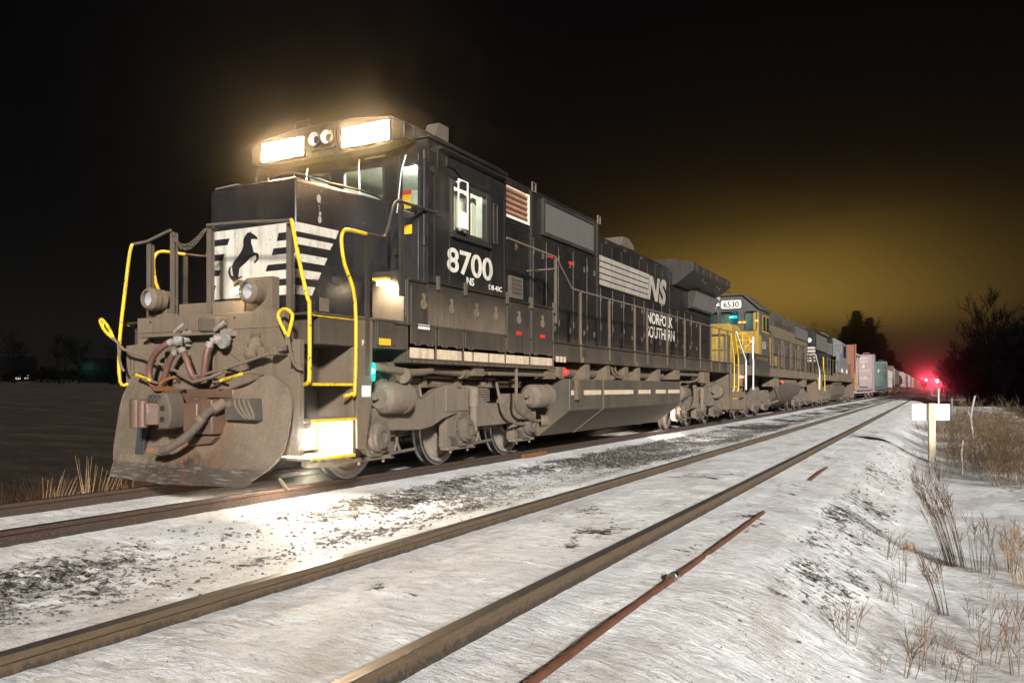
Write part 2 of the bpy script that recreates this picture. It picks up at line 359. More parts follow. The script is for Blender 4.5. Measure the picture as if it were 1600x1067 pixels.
rm_a = rail_mat('train_rail_steel', (.026,.0135,.009), (.06,.045,.036)); rm_b = rail_mat('siding_rail_steel', (.066,.045,.025), (.10,.088,.078))
def track(cx, label, m, joints):
    t = empty('railway_track', (cx, 0, 0), label, 'railway track', 'pair of railway tracks')
    for s in (-1, 1):
        r = MB(); Y = [-60, -10] + [i*3 for i in range(0, 30)] + [100, 150, 250, 400, 800]
        r.rings([[(s*GA+a, y, b) for a, b in HEAD] for y in Y]); ro = r.build('rail', m, t, ang=30)
        for sj, yj in joints:
            if sj == s:
                b = MB(); b.prism([(s*GA+s*.012, -.05), (s*GA+s*.05, -.062), (s*GA+s*.052, -.13), (s*GA+s*.07, -.150), (s*GA+s*.012, -.152)], 'y', yj-.48, yj+.48)
                for k in range(6): b.cyl((s*GA+s*.05, yj-.40+k*.16, -.095), (s*GA+s*.085, yj-.40+k*.16, -.095), .024, n=6)
                b.build('joint_bar', M['orange_rust'], ro)
    return t
track(XT, 'brown rusted track that the black locomotive stands on', rm_a, [(1, 13.3)])
track(X2, 'empty track half buried in snow, nearest the camera', rm_b, [])
# rusty pipe lying in the snow
t = empty('rusty_pipe', (-1.56, 0, -.150), 'long rusty pipe half buried in the snow beside the empty track', 'pipe')
p = MB(); p.tube([(.012*fbm(0, y*.5), y, .007+.008*fbm(3, y*.7, 2)-max(0, y-8.0)*.006) for y in [-4+.5*i for i in range(26)]], .021, 10); p.build('pipe', M['pipe'], t)
p = MB(); p.cyl((0, 5.22, .016), (0, 5.32, .016), .030); p.cyl((0, 5.25, .016), (0, 5.29, .016), .036); p.build('collar', M['steel'], t)
t = empty('rusty_pipe', (-1.56, 12.9, -.150), 'short end of rusty pipe showing again farther along the snow', 'pipe')
p = MB(); p.tube([(0, -1.0, -.02), (0, -.6, -.006), (0, .6, -.004), (0, 1.1, -.02)], .022, 8, 3); p.build('pipe', M['pipe'], t)

# loose ballast and wind-blown bits lying on the snow
def icos(n=1):
    bm = bmesh.new(); bmesh.ops.create_icosphere(bm, subdivisions=n, radius=1); v = [x.co.copy() for x in bm.verts]; f = [[q.index for q in x.verts] for x in bm.faces]; bm.free(); return v, f
IV, IF = icos(1)
st = MB(); cnt = 0; rnd = random.Random(11)
while cnt < 11000:
    y = 2.2+rnd.random()**1.5*24; x = rnd.uniform(-6.3, -3.75) if rnd.random() < .75 else (rnd.uniform(-1.2, -.35) if rnd.random() < .6 else rnd.uniform(-4.4, .5))
    gv = gravel(x, y)
    if rnd.random() > gv*gv*2.2+.016: continue
    if min(abs(x-r) for r in RAILS) < .08: continue
    r = rnd.choice((.007, .009, .011, .013, .016, .019, .024, .030))*(.7+rnd.random()*.5)
    if gv < .2: r *= .75
    z = ground_z(x, y)-r*(.05+.4*rnd.random()); q = Matrix.Rotation(rnd.random()*6, 3, (rnd.random(), rnd.random(), rnd.random()+.1)); sc = (1, .6+rnd.random()*.4, .5+rnd.random()*.3); sd = rnd.random()*99
    st.m = 0 if rnd.random() < .88 else 1
    st.add([Vector((x, y, z))+r*(1+.35*noise.noise(v*1.5+Vector((sd, 0, 0))))*(q@Vector((v.x*sc[0], v.y*sc[1], v.z*sc[2]))) for v in IV], IF); cnt += 1
o = st.build('ballast_stones', [rusty('grey_ballast', (.07,.067,.062), (.20,.185,.165), .9, 12), rusty('brown_ballast', (.10,.075,.055), (.2,.15,.11), .9, 12)], flat=True)
tag(o, 'loose grey and brown ballast stones showing through the snow', 'ballast', kind='stuff')
# ---------------------------------------------------------------- pieces the locomotives share
def wheelset(y, parent, r=.51):
    w = MB()
    for s in (-1, 1):
        x = s*GA
        w.m = 0; w.lathe([(.09,.075),(.13,.075),(.14,.045),(r-.13,.02),(r-.10,.062),(r-.055,.066)], (x, y, r), (s,0,0), 40)
        w.m = 1; w.lathe([(r-.055,.066),(r-.01,.066),(r,.055),(r+.004,-.03),(r+.028,-.045),(r+.028,-.065),(r-.07,-.07)], (x, y, r), (s,0,0), 40)
        w.m = 0; w.lathe([(r-.07,-.07),(.12,-.04),(.10,-.08)], (x, y, r), (s,0,0), 32)
    w.cyl((-.7, y, r), (.7, y, r), .09)
    return w.build('wheelset', [M['wheel'], M['tread']], parent)
FRAME = [(-.45,.62),(-.45,.80),(-.15,.90),(.35,.86),(.7,.95),(1.12,1.0),(1.38,1.10),(1.60,1.18),(2.34,1.18),(2.46,1.14),(2.60,1.03),(2.78,.93),(2.95,.90),(3.34,.90),(3.5,1.05),(4.45,1.05),(4.55,.95),
         (4.55,.62),(3.4,.56),(2.5,.555),(2.36,.58),(2.28,.70),(2.05,.78),(1.80,.75),(1.55,.70),(1.30,.61),(1.0,.575),(.55,.59),(.3,.60)]
def truck(root, T, lead=True, m='tdust', md='tdustd', detail=True):
    """three-axle truck; T maps the distance behind its first axle to y along the locomotive"""
    f = MB()
    for s in (1, -1):
        f.prism([(T(a), b) for a, b in FRAME], 'x', s*1.06, s*1.21)
        f.box(s*1.16, s*1.225, T(1.62), T(2.3), .80, 1.15)
    f.box(-1.06, 1.06, T(.55)-.1, T(.55)+.1, .5, .75); f.box(-1.06, 1.06, T(3.1)-.15, T(3.1)+.15, .5, .8); f.box(-.6, .6, T(.7), T(3.6), .45, .95)
    fr = f.build('truck_frame', M[m], root, .012)
    for k in (0, 2.07, 4.14): wheelset(T(k), fr)
    for s in ((1, -1) if detail else (1,)):
        for i, k in enumerate((0, 2.07, 4.14)):
            y = T(k); j = MB()
            j.box(s*1.0, s*1.14, y-.30, y-.17, .28, .86); j.box(s*1.0, s*1.14, y+.17, y+.30, .28, .86); j.box(s*.98, s*1.10, y-.2, y+.2, .30, .80)
            j.box(s*1.06, s*1.20, y-.36, y+.36, .245, .295)
            for d in (-.24, .24): j.cyl((s*1.16, y+d, .2), (s*1.16, y+d, .25), .022, n=6)
            j.build('pedestal', M[m], fr, .008)
            b = MB(); b.prism([(y+.27*math.cos(R(a)), .54+.27*math.sin(R(a))) for a in range(20, 380, 45)], 'x', s*1.10, s*1.25)
            b.lathe([(.19,0),(.19,.05),(.15,.07),(.15,.10),(.07,.11),(.07,.08),(0,.08)], (s*1.25, y, .54), (s,0,0), 20)
            for a in range(0, 360, 60): b.cyl((s*1.24, y+.215*math.cos(R(a)), .54+.215*math.sin(R(a))), (s*1.275, y+.215*math.cos(R(a)), .54+.215*math.sin(R(a))), .024, n=6)
            b.build('journal_box', M[md], fr, .008)
        if not detail: continue
        for a, b_, zc in ((.02, .56, 1.02), (4.15, 4.85, 1.0)):
            c = MB(); c.lathe([(0,-.1),(.03,-.1),(.03,-.02),(.13,-.02),(.185,.03),(.205,.06),(.205,b_-a-.12),(.215,b_-a-.12),(.215,b_-a-.06),(.19,b_-a-.03),(.19,b_-a),(0,b_-a)], (s*1.27, T(a), zc), (0, T(1)-T(0), 0), 28)
            c.cyl((s*1.27, T(b_)-.0, zc), (s*1.27, T(b_+.1), zc), .06); c.box(s*1.05, s*1.2, min(T(a+.15),T(b_)), max(T(a+.15),T(b_)), zc-.18, zc-.1)
            c.build('brake_cylinder', M[m], fr)
        d = MB(); d.cyl((s*1.29, T(2.27), .50), (s*1.29, T(2.27), .92), .062); d.cyl((s*1.29, T(2.27), .86), (s*1.29, T(2.27), 1.14), .078); d.box(s*1.2, s*1.32, T(2.27)-.06, T(2.27)+.06, 1.08, 1.17); d.box(s*1.2, s*1.32, T(2.27)-.05, T(2.27)+.05, .46, .54)
        d.build('damper', M[m], fr)
        for k in (.85, 2.75):
            sp = MB()
            for q in range(7): sp.box(s*.98, s*1.2, T(k)-.17, T(k)+.17, .985+q*.035-(.05 if k > 2 else 0), 1.01+q*.035-(.05 if k > 2 else 0))
            sp.box(s*.95, s*1.22, T(k)-.19, T(k)+.19, 1.215-(.05 if k > 2 else 0), 1.28-(.05 if k > 2 else 0))
            sp.build('bolster_spring', M[m], fr)
        for k in (.75, 2.9):
            br = MB()
            br.box(s*.80, s*.92, T(k)-.05, T(k)+.05, .2, .75); br.prism([(T(k-.12), .55), (T(k+.05), .62), (T(k+.14), .40), (T(k+.02), .20), (T(k-.1), .25)], 'x', s*.72, s*.83)
            br.tube([(s*1.0, T(k), .62), (s*1.0, T(k), .42), (s*1.0, T(k-.06), .30)], .022, 6); br.tube([(s*1.0, T(k), .42), (s*1.0, T(k+.07), .30)], .022, 6)
            br.tube([(s*.98, T(k-.5), .26), (s*.98, T(k+.45), .30)], .022, 6)
            br.build('brake_rigging', M[md], fr)
        pp = MB(); pp.tube([(s*1.14, T(-.3), 1.30), (s*1.14, T(1), 1.30), (s*1.13, T(3.2), 1.29)], .028, 8)
        pp.tube([(s*1.2, T(.95), 1.28), (s*1.2, T(1.0), 1.12), (s*1.22, T(1.0), 1.02)], .02, 6)
        pp.tube([(s*1.24, T(3.05), 1.25), (s*1.30, T(3.05), 1.0), (s*1.30, T(3.2), .72), (s*1.30, T(3.7), .55), (s*1.29, T(4.5), .56)], .024, 8, 5)
        pp.build('brake_pipe', M[m], fr)
    return fr
def post(mb, x, y, z0, z1, w=.032): mb.box(x-w*.35, x+w*.35, y-w, y+w, z0, z1); mb.box(x-w*1.1, x-w*.35, y-w*.25, y+w*.25, z0, z1)

# ================================================================ the leading locomotive
L1 = empty('locomotive', (XT, 6.45, 0), 'nearest black locomotive with white 8700 on its cab and a horse on its nose', 'locomotive', 'locomotives pulling the train')
f = MB(); f.box(-1.5, 1.5, .16, 20.72, 1.62, 1.93); f.box(-1.53, 1.53, .05, 20.75, 1.93, 1.955); f.box(-.55, .55, .1, 20.7, 1.15, 1.62); f.build('underframe', M['grime'], L1, .006)
def slab(name, poly, ax, a, b, m, par, bev=.006):
    q = MB(); q.prism(poly, ax, a, b); return q.build(name, m, par, bev)
pp = slab('pilot_plate', [(-1.40,.42),(1.40,.42),(1.40,1.66),(1.19,1.67),(1.19,1.985),(-1.19,1.985),(-1.19,1.67),(-1.40,1.66)], 'y', -.035, .045, M['dust'], L1)
# plates and fittings on the pilot
q = MB(); q.prism([(-1.19,1.80),(1.19,1.80),(1.19,1.80+.012),(-1.19,1.812)], 'y', -.045, -.03)
q.prism([(.12,1.70),(1.0,1.16),(1.12,1.22),(.28,1.74)], 'y', -.052, -.03); q.prism([(-.98,1.70),(-.92,1.72),(-.45,1.22),(-.52,1.2)], 'y', -.062, -.03)
q.box(-.95, .30, -.20, -.03, 1.735, 1.76); q.box(-.62, -.60, -.1, -.03, 1.2, 1.735); q.box(.17, .19, -.1, -.03, 1.2, 1.735)
for s in (-1, 1): q.box(s*1.27-.018, s*1.27+.018, -.05, -.03, 1.30, 1.58)
q.build('pilot_plate_brace', M['dust'], pp, .004)
q = MB()
for s in (-1, 1): q.prism([(s*1.28+.035*math.cos(R(a)), 1.45+(.075 if math.sin(R(a)) > 0 else -.075)+.035*math.sin(R(a))) for a in range(0, 360, 30)], 'y', -.040, -.034)
for s in (-.95, .45): q.cyl((s, -.04, 1.93), (s, -.034, 1.93), .014)
q.build('pilot_slot', M['rubber'], pp)  # raised black shapes stand for the shade inside the slots
q = MB(); q.box(.04, .35, -.20, -.036, 1.765, 1.935); o = q.build('receptacle_box', M['dustd'], pp, .03)
q = MB(); q.prism([(.72,1.50),(.82,1.47),(.86,1.74),(.70,1.74)], 'y', -.05, -.03); q.build('splash_plate', M['dustd'], pp)
q = MB(); q.lathe([(.0,.0),(.075,.0),(.075,.05),(.085,.05),(.085,.09),(.06,.12),(.055,.2),(.07,.2),(.07,.26),(.03,.28),(0,.28)], (.80,-.04,1.64), (.35,-.8,-.62), 20); q.box(.90, 1.01, -.16, -.05, 1.46, 1.58); q.build('jumper_receptacle', M['dust'], pp, .004)
# mu hoses with their valves
for pts, name in (([(-.36,-.22,1.665),(-.44,-.26,1.62),(-.60,-.27,1.50),(-.68,-.26,1.34),(-.66,-.25,1.20),(-.58,-.24,1.15),(-.49,-.24,1.19),(-.41,-.25,1.32),(-.33,-.26,1.46),(-.25,-.25,1.555)], 'a'),
                  ([(-.13,-.25,1.555),(-.06,-.26,1.47),(-.01,-.26,1.36),(.04,-.25,1.27),(.12,-.24,1.235),(.20,-.25,1.27),(.235,-.26,1.37),(.255,-.26,1.50),(.275,-.23,1.62)], 'b')):
    h = MB(); h.tube(pts, .036, 12, 5); ho = h.build('mu_hose', M['hose'], L1)
    for p0, p1 in ((pts[0], pts[1]), (pts[-1], pts[-2])): e = MB(); p0 = Vector(p0); d = (p0-Vector(p1)).normalized(); e.cyl(p0-d*.03, p0+d*.03, .044); e.build('hose_clamp', M['valve'], ho)
for x in (-.28, .37):
    v = MB(); v.lathe([(.0,0),(.04,0),(.04,.04),(.062,.05),(.062,.15),(.05,.16),(.05,.22),(0,.22)], (x-.085,-.22,1.66), (.75,.55,.25), 18); v.box(x-.05, x+.05, -.12, -.03, 1.62, 1.8); v.tube([(x-.06,-.19,1.78),(x+.02,-.19,1.83),(x+.07,-.17,1.87)], .022, 8, 3)
    v.build('hose_valve', M['valve'], L1)
v = MB(); v.cyl((.44,-.20,1.66), (.44,-.165,1.66), .085, n=22); v.box(.40, .48, -.19, -.03, 1.72, 1.78); v.build('dummy_coupling', M['valve'], L1)
v = MB(); v.box(-.26, -.12, -.28, -.22, 1.545, 1.60); v.build('hose_hanger', M['dust'], L1); 
v = MB(); v.tube([(-.19,-.2,1.72),(-.19,-.22,1.6)], .009, 6); v.build('hanger_chain', M['dustd'], L1)
# uncoupling lever with its two painted loops
lv = MB(); lv.tube([(-1.30,-.28,1.74),(-1.15,-.25,1.60),(-.95,-.20,1.54),(-.37,-.22,1.365),(.0,-.26,1.26),(.49,-.24,1.34),(1.15,-.2,1.51),(1.32,-.2,1.55),(1.385,-.2,1.60),(1.375,-.2,1.70)], .017, 8); lv.tube([(.5,-.21,1.335),(.35,-.28,1.26),(.1,-.3,1.21)], .02, 8, 3); lv.tube([(-1.26,-.24,1.70),(-1.23,-.24,1.45),(-1.18,-.22,1.34)], .017, 8, 4); lv.tube([(1.40,-.2,1.68),(1.42,-.16,1.45),(1.43,-.1,1.36),(1.47,-.06,1.34)], .017, 8, 4)
LV_ = lv.build('uncoupling_lever', M['dust'], L1)
q = MB(); q.tube([(1.375,-.2,1.70),(1.30,-.2,1.82),(1.265,-.2,1.90),(1.30,-.2,1.955),(1.37,-.2,1.965),(1.44,-.2,1.93),(1.46,-.2,1.87),(1.40,-.2,1.68)], .019, 10, 5); q.build('lever_loop', M['yellow'], LV_); q = MB(); q.tube([(-1.30,-.28,1.74),(-1.38,-.28,1.86),(-1.49,-.28,1.955),(-1.525,-.28,1.965),(-1.53,-.28,1.93),(-1.44,-.28,1.82),(-1.28,-.27,1.715)], .019, 10, 5); q.build('lever_loop', M['yellow'], LV_)
for x in (.49, 1.22): q = MB(); q.box(x-.04, x+.04, -.24, -.03, (1.335 if x < 1 else 1.52)-.03, (1.335 if x < 1 else 1.52)+.05); q.build('lever_bracket', M['dust'], LV_, .01)
# snow plow
def plow_y(z):
    P = [(.10,-.50),(.14,-.47),(.26,-.34),(.42,-.25),(.60,-.195),(.8,-.155),(1.0,-.12),(1.3,-.08)]
    for (a, p), (b, r) in zip(P, P[1:]):
        if z <= b: return p+(r-p)*(z-a)/(b-a)
    return P[-1][1]
def plow_w(z):
    P = [(.10,1.06),(.14,1.08),(.20,1.14),(.30,1.25),(.42,1.34),(.6,1.375),(.9,1.385),(1.05,1.36),(1.15,1.30),(1.22,1.20),(1.3,1.0)]
    for (a, p), (b, r) in zip(P, P[1:]):
        if z <= b: return p+(r-p)*(z-a)/(b-a)
    return P[-1][1]
pl = MB(); NZ, NXx = 22, 40
def plow_pt(u, v, back):
    x0 = u; ax = abs(u)
    top = .66 if ax < .36 else (.66+(1.12-.66)*sstep(.36, .44, ax)) if ax < .44 else 1.12+.14*sstep(.44, .92, ax)
    z = .10+.02*ax+(top-.10)*v
    x = u*plow_w(z); y = plow_y(z)-.10*(1-ax)
    return (x, y+back, z)
us = sorted({*[-1+2*i/NXx for i in range(NXx+1)], .36, .40, .44, -.36, -.40, -.44})
for back in (0,):
    G0 = [[plow_pt(u, v/NZ, 0) for u in us] for v in range(NZ+1)]; G1 = [[plow_pt(u, v/NZ, .022) for u in us] for v in range(NZ+1)]
    n = len(us); o = [p for r in G0 for p in r]+[p for r in G1 for p in r]; K = n*(NZ+1); F = []
    for a in range(NZ):
        for b in range(n-1):
            F.append((a*n+b, a*n+b+1, (a+1)*n+b+1, (a+1)*n+b)); F.append((K+a*n+b+1, K+a*n+b, K+(a+1)*n+b, K+(a+1)*n+b+1))
    for b in range(n-1): F.append((b+1, b, K+b, K+b+1)); F.append((NZ*n+b, NZ*n+b+1, K+NZ*n+b+1, K+NZ*n+b))
    for a in range(NZ): F.append((a*n, (a+1)*n, K+(a+1)*n, K+a*n)); F.append(((a+1)*n-1+n, a*n+n-1, K+a*n+n-1, K+(a+1)*n+n-1))
    pl.add(o, F)
PL = pl.build('snow_plow', M['plow'], L1, ang=40)
q = MB(); q.prism([(.60,.80),(1.03,.80),(.97,1.03),(.57,1.03)], 'y', -.30, -.135); q.build('hose_opening', M['under'], PL)
q = MB()
for i in range(4): q.tube([(.74+i*.065,-.305,1.02),(.76+i*.07,-.31,.95),(.84+i*.06,-.31,.86),(.91+i*.035,-.305,.815)], .015, 8, 4)
q.cyl((.66,-.31,.97), (.66,-.29,.97), .035); q.build('stored_hose', M['dust'], PL)
for s in (-1, 1):
    q = MB(); q.tube([(s*.50,-.17,1.17),(s*.50,-.30,1.20),(s*.53,-.33,1.215),(s*.88,-.29,1.30),(s*.93,-.26,1.31),(s*.96,-.12,1.30)], .017, 8, 3); q.build('plow_grab_iron', M['dust'], PL)
    q = MB(); q.tube([(s*.55,-.329,1.221),(s*.86,-.294,1.296)], .0185, 8); q.build('grab_iron_paint', M['yellow'], PL)
q = MB(); q.tube([(1.20,-.12,.18),(1.30,-.10,.05)], .02, 8); q.tube([(-1.0,-.28,.25),(-1.0,-.27,.30)], .03, 8); q.build('plow_bolt', M['dust'], PL)
# coupler
cp_ = MB(); cp_.box(.15, .50, -.40, .05, .64, 1.02); cp_.box(-.52, .15, -.30, .05, .60, 1.04); cp_.prism([(-.22,.68),(.0,.70),(.0,.98),(-.22,.98)], 'y', -.52, -.3); cp_.box(.12, .34, -.46, -.38, .66, .98); cp_.prism([(.0,.62),(.5,.62),(.42,.54),(.1,.50)], 'y', -.36, .0); cp_.box(-.56, .56, -.16, .03, 1.03, 1.13)
CP = cp_.build('coupler', M['ruststeel'], L1, .015)
q = MB(); q.cyl((-.40,-.62,.70), (-.40,-.62,1.02), .085, n=20); q.cyl((-.26,-.66,.71), (-.26,-.66,1.01), .062, n=20); q.prism([(-.42,-.66),(-.16,-.70),(-.05,-.52),(-.2,-.38),(-.42,-.44)], 'z', .74, .98); q.build('knuckle', M['ruststeel'], CP, .012)
q = MB(); q.prism([(-.08,.70),(.06,.70),(.11,.78),(.12,.92),(.06,1.06),(.02,1.10),(-.04,1.06),(-.08,.98)], 'y', -.62, -.40); q.build('lock_block', M['dustd'], CP, .02)
for z in (.78, .90): q = MB(); q.box(-.03, .03, -.63, -.615, z, z+.05); q.build('lock_hole', M['rubber'], CP)  # black tabs drawn for the shade in the two holes
q = MB(); q.tube([(-.05,-.60,1.12),(-.02,-.62,1.2),(.04,-.5,1.26),(.0,-.4,1.2)], .018, 8, 3); q.box(-.10, .04, -.66, -.5, 1.11, 1.16); q.build('lift_pin', M['orange_rust'], CP)
q = MB(); q.tube([(.56,-.34,.95),(.50,-.46,.88),(.42,-.52,.74),(.28,-.58,.60),(.10,-.62,.50),(-.02,-.62,.47)], .046, 12, 5); AH = q.build('air_hose', M['dustd'], L1)
for p0, p1, r0 in (((.57,-.30,.98),(.53,-.42,.91),.06),((.47,-.49,.83),(.44,-.51,.79),.056),((-.02,-.62,.47),(-.09,-.62,.46),.055)): q = MB(); q.cyl(p0, p1, r0); q.build('hose_fitting', M['dust'], AH)
q = MB(); q.box(-.22, -.08, -.66, -.58, .43, .50); q.build('glad_hand', M['rust'], AH, .015)
q = MB()
for i in range(3): q.tube([(-.60-.06*i,-.20,1.06),(-.66-.055*i,-.28,.85),(-.70-.05*i,-.30,.60),(-.72-.05*i,-.31,.38)], .027, 8, 4)
q.build('hanging_hose', M['rubber'], L1)
# ditch lights
for s in (-.80, .80):
    d = MB(); d.lathe([(.085,0),(.125,.03),(.125,.12),(.135,.12),(.135,.2),(.11,.235),(.09,.24),(.085,.2)], (s,.03,2.19), (0,-1,0), 28); d.box(s-.19, s+.19, -.02, .10, 1.985, 2.36 if s > 0 else 2.02); d.box(s-.05, s+.05, .02, .14, 2.02, 2.3)
    D = d.build('ditch_light', M['dust'], L1, .006)
    q = MB(); q.lathe([(.092,.195),(.075,.13),(.05,.08),(.015,.06)], (s,.03,2.19), (0,-1,0), 28); q.build('reflector', M['chrome'], D)
    q = MB(); q.lathe([(.0,.218),(.06,.215),(.095,.20)], (s,.03,2.19), (0,-1,0), 28); q.build('lens', M['lens'], D)
q = MB(); q.prism([(-.62,1.985),(.45,1.985),(.45,2.14),(-.62,2.14)], 'y', .1, .13); q.build('walkway_threshold', M['dust'], L1, .004)
q = MB(); q.lathe([(0,0),(.05,0),(.05,.05),(.04,.08)], (.50,.02,2.30), (0,-1,0), 16); q = q.build('walkway_lamp', M['dustd'], L1); b = MB(); b.ball((.50,-.075,2.215), .03); b.build('lamp_bulb', M['bulb'], q)

# nose: tapers in plan towards the front
def nose_ring(z, ins, fr): return [(-.71+ins, .65+fr, z), (.71-ins, .65+fr, z), (.90-ins, 2.21, z), (-.90+ins, 2.21, z)]
nb_ = MB(); nb_.rings([nose_ring(1.955, 0, 0), nose_ring(3.58, 0, 0), nose_ring(3.63, .02, .02), nose_ring(3.65, .07, .06)])
NS_ = nb_.build('nose', M['black_nose'], L1, .03, ang=25)
q = MB(); q.box(.60, 1.47, .98, 1.0, 1.96, 2.0); 
# horse and stripes painted on the nose
def flat_front(name, poly, y, m, par, t=.002):
    q = MB(); q.prism(poly, 'y', y, y+t); return q.build(name, m, par, flat=True)
white = [(-.705,3.10),(.44,3.10),(.70,3.10),(.70,2.99),(.44,2.99),(.41,2.895),(.70,2.895),(.70,2.812),(.362,2.812),(.331,2.733),(.70,2.733),(.70,2.622),(.268,2.622),(.229,2.545),(.70,2.545),(.70,2.44),(.20,2.44),(.16,2.36),(.70,2.36),(.70,2.25),(-.705,2.25),
         (-.705,2.357),(-.636,2.357),(-.607,2.43),(-.705,2.43),(-.705,2.543),(-.551,2.543),(-.521,2.618),(-.705,2.618),(-.705,2.731),(-.492,2.731),(-.454,2.812),(-.705,2.812),(-.705,2.917),(-.409,2.917),(-.367,2.997),(-.705,2.997)]
E1 = flat_front('nose_emblem', white, .6465, M['white'], NS_)
horse = [(-.057,3.043),(-.030,3.035),(-.016,3.056),(0,3.029),(.056,3.003),(.103,2.963),(.091,2.941),(.070,2.948),(.032,2.956),(-.004,2.955),(-.005,2.912),(.024,2.845),(.04,2.791),(.103,2.778),(.122,2.756),(.122,2.703),(.071,2.661),(.044,2.659),(.052,2.685),(.071,2.69),(.084,2.706),(.079,2.753),(.048,2.75),(-.024,2.726),(-.081,2.683),(-.162,2.636),(-.203,2.61),(-.211,2.551),(-.219,2.504),(-.162,2.518),(-.146,2.506),(-.235,2.476),(-.244,2.429),(-.211,2.374),(-.235,2.369),(-.276,2.425),(-.367,2.514),(-.397,2.576),(-.376,2.634),(-.326,2.652),(-.309,2.683),(-.276,2.722),(-.219,2.765),(-.17,2.82),(-.137,2.876),(-.134,2.958),(-.113,2.998)]
flat_front('horse_emblem', horse, .6435, M['black_nose'], NS_)
flat_front('horse_tail_gap', [(-.345,2.632),(-.325,2.640),(-.322,2.60),(-.31,2.55),(-.30,2.535),(-.325,2.528),(-.345,2.55),(-.352,2.59)], .6405, M['white'], NS_, .0015)
def facet(y, z, off=0.):   # a point on the tapering right side of the nose
    k = .19/1.56; L_ = math.hypot(1, k); return (.71+k*(y-.65)+off/L_, y-off*k/L_, z)
q = MB()
for z0, z1, e0, e1 in ((2.99,3.10,1.27,1.32),(2.84,2.925,1.177,1.227),(2.64,2.733,1.086,1.135),(2.445,2.545,.987,1.037),(2.25,2.355,.89,.943)):
    ring = [(.655,z0),(e0,z0),(e1,z1),(.655,z1)]
    q.rings([[facet(a, b, .0015) for a, b in ring], [facet(a, b, .0035) for a, b in ring]])
q.build('nose_stripes', M['white'], NS_, flat=True)
q = MB()
for y, z, r in ((1.014,3.187,.035),(1.02,3.26,.026),(1.0,3.44,.04),(1.005,3.35,.012),(1.01,3.31,.009)): q.rings([[facet(y+r*.8*math.cos(a*.52), z+r*math.sin(a*.52)*(1.3 if r > .03 else 1), t) for a in range(12)] for t in (.001, .003)])
q.build('bare_patch', M['letterdull'], NS_, flat=True)
q = MB(); q.rings([[facet(y, z, t) for y, z in ((1.0,2.07),(1.15,2.07),(1.15,2.24),(1.0,2.24))] for t in (.002, .02)]); q.build('sand_hatch', M['black'], NS_, .006)
q = MB(); q.rings([[facet(y, z, t) for y, z in ((.9,2.448),(1.9,2.478),(1.9,2.486),(.9,2.456))] for t in (.001, .006)]); q.rings([[facet(y, z, t) for y, z in ((1.2,2.43),(1.33,2.43),(1.33,2.52),(1.2,2.52))] for t in (.001, .015)]); q.build('nose_door_seam', M['grime'], NS_)
q = MB(); q.tube([(-1.15+.45,.72,3.66),(-.95+.45,.9,3.74),(-.55,1.0,3.74),(-.52,.95,3.64)], .014, 6); q.tube([(-.04,1.05,3.64),(-.04,1.05,3.78),(.0,1.05,3.80),(.30,1.05,3.82),(.62,1.3,3.72),(.80,1.85,3.70),(.85,2.1,3.66)], .016, 8, 3); q.tube([(.3,1.05,3.64),(.3,1.05,3.82)], .014, 6); q.build('nose_handrail', M['grime'], NS_)
# front walkway handrails
h = MB()
for x, z in ((-1.10,2.90),(-.68,3.0),(-.06,3.02),(1.17,2.93)):
    h.box(x-.035, x+.035, .05, .062, 1.98, z); h.box(x-.008, x+.008, .062, .13, 1.98, z)
h.tube([(-1.26,-.04,2.89),(-1.10,.03,2.92),(-.68,.03,3.02)], .019, 8); h.tube([(-.06,.03,3.02),(.5,.03,3.00),(1.17,.03,2.95),(1.30,-.05,2.92)], .019, 8)
h.build('front_handrail', M['dustd'], L1)
h = MB(); pts = [Vector((-.64,.03,2.96)), Vector((-.5,.0,2.84)), Vector((-.36,.0,2.81)), Vector((-.22,.0,2.86)), Vector((-.08,.02,2.97))]; cs = spline(pts, 4)
for off in (0, .045):
    for i in range(len(cs)-1):
        a, b = cs[i], cs[i+1]; d = (b-a).normalized(); mid = (a+b)/2-Vector((0, 0, off*math.sin(math.pi*i/(len(cs)-1)))); u = d.cross(Vector((0, 1, 0) if i % 2 else (0, .3, 1))).normalized()
        h.tube([mid+d*.030*math.cos(t*.785)+u*.016*math.sin(t*.785) for t in range(9)], .0062, 5, caps=False)
h.build('safety_chain', M['dustd'], L1)
# painted step rails
for pts in ([(-1.26,-.04,2.89),(-1.29,-.06,2.80),(-1.36,-.08,2.3),(-1.43,-.1,1.7),(-1.42,-.1,1.22),(-1.37,-.02,1.19)],
            [(1.27,-.02,2.93),(1.33,-.08,2.92),(1.37,-.1,2.85),(1.50,-.12,2.40),(1.595,-.12,2.08),(1.62,-.12,1.98),(1.62,-.12,1.30),(1.60,-.12,1.20),(1.52,-.08,1.18)],
            [(1.53,.93,2.93),(1.53,.62,2.92),(1.54,.51,2.88),(1.55,.47,2.76),(1.56,.51,2.52),(1.57,.68,2.12),(1.57,.68,1.15),(1.56,.64,1.08),(1.53,.54,1.05)],
            [(-1.53,.93,2.93),(-1.53,.62,2.92),(-1.54,.51,2.88),(-1.55,.47,2.76),(-1.56,.51,2.52),(-1.57,.68,2.12),(-1.57,.68,1.15),(-1.53,.54,1.05)]):
    h = MB(); h.tube(pts, .021, 10, 4); h.build('step_handrail', M['yellow'], L1)
h = MB(); h.tube([(1.53,.93,2.93),(1.53,1.05,2.93),(1.52,1.27,2.95),(1.51,1.36,3.04),(1.50,1.50,3.36),(1.50,1.60,3.45),(1.50,1.75,3.46),(1.54,2.45,3.46)], .021, 10, 3); h.box(1.51, 1.55, 2.40, 2.50, 3.42, 3.50)
post(h, 1.53, .95, 1.3, 2.93); post(h, 1.52, 1.64, 2.28, 3.42, .036); h.build('cab_walk_handrail', M['grime'], L1)
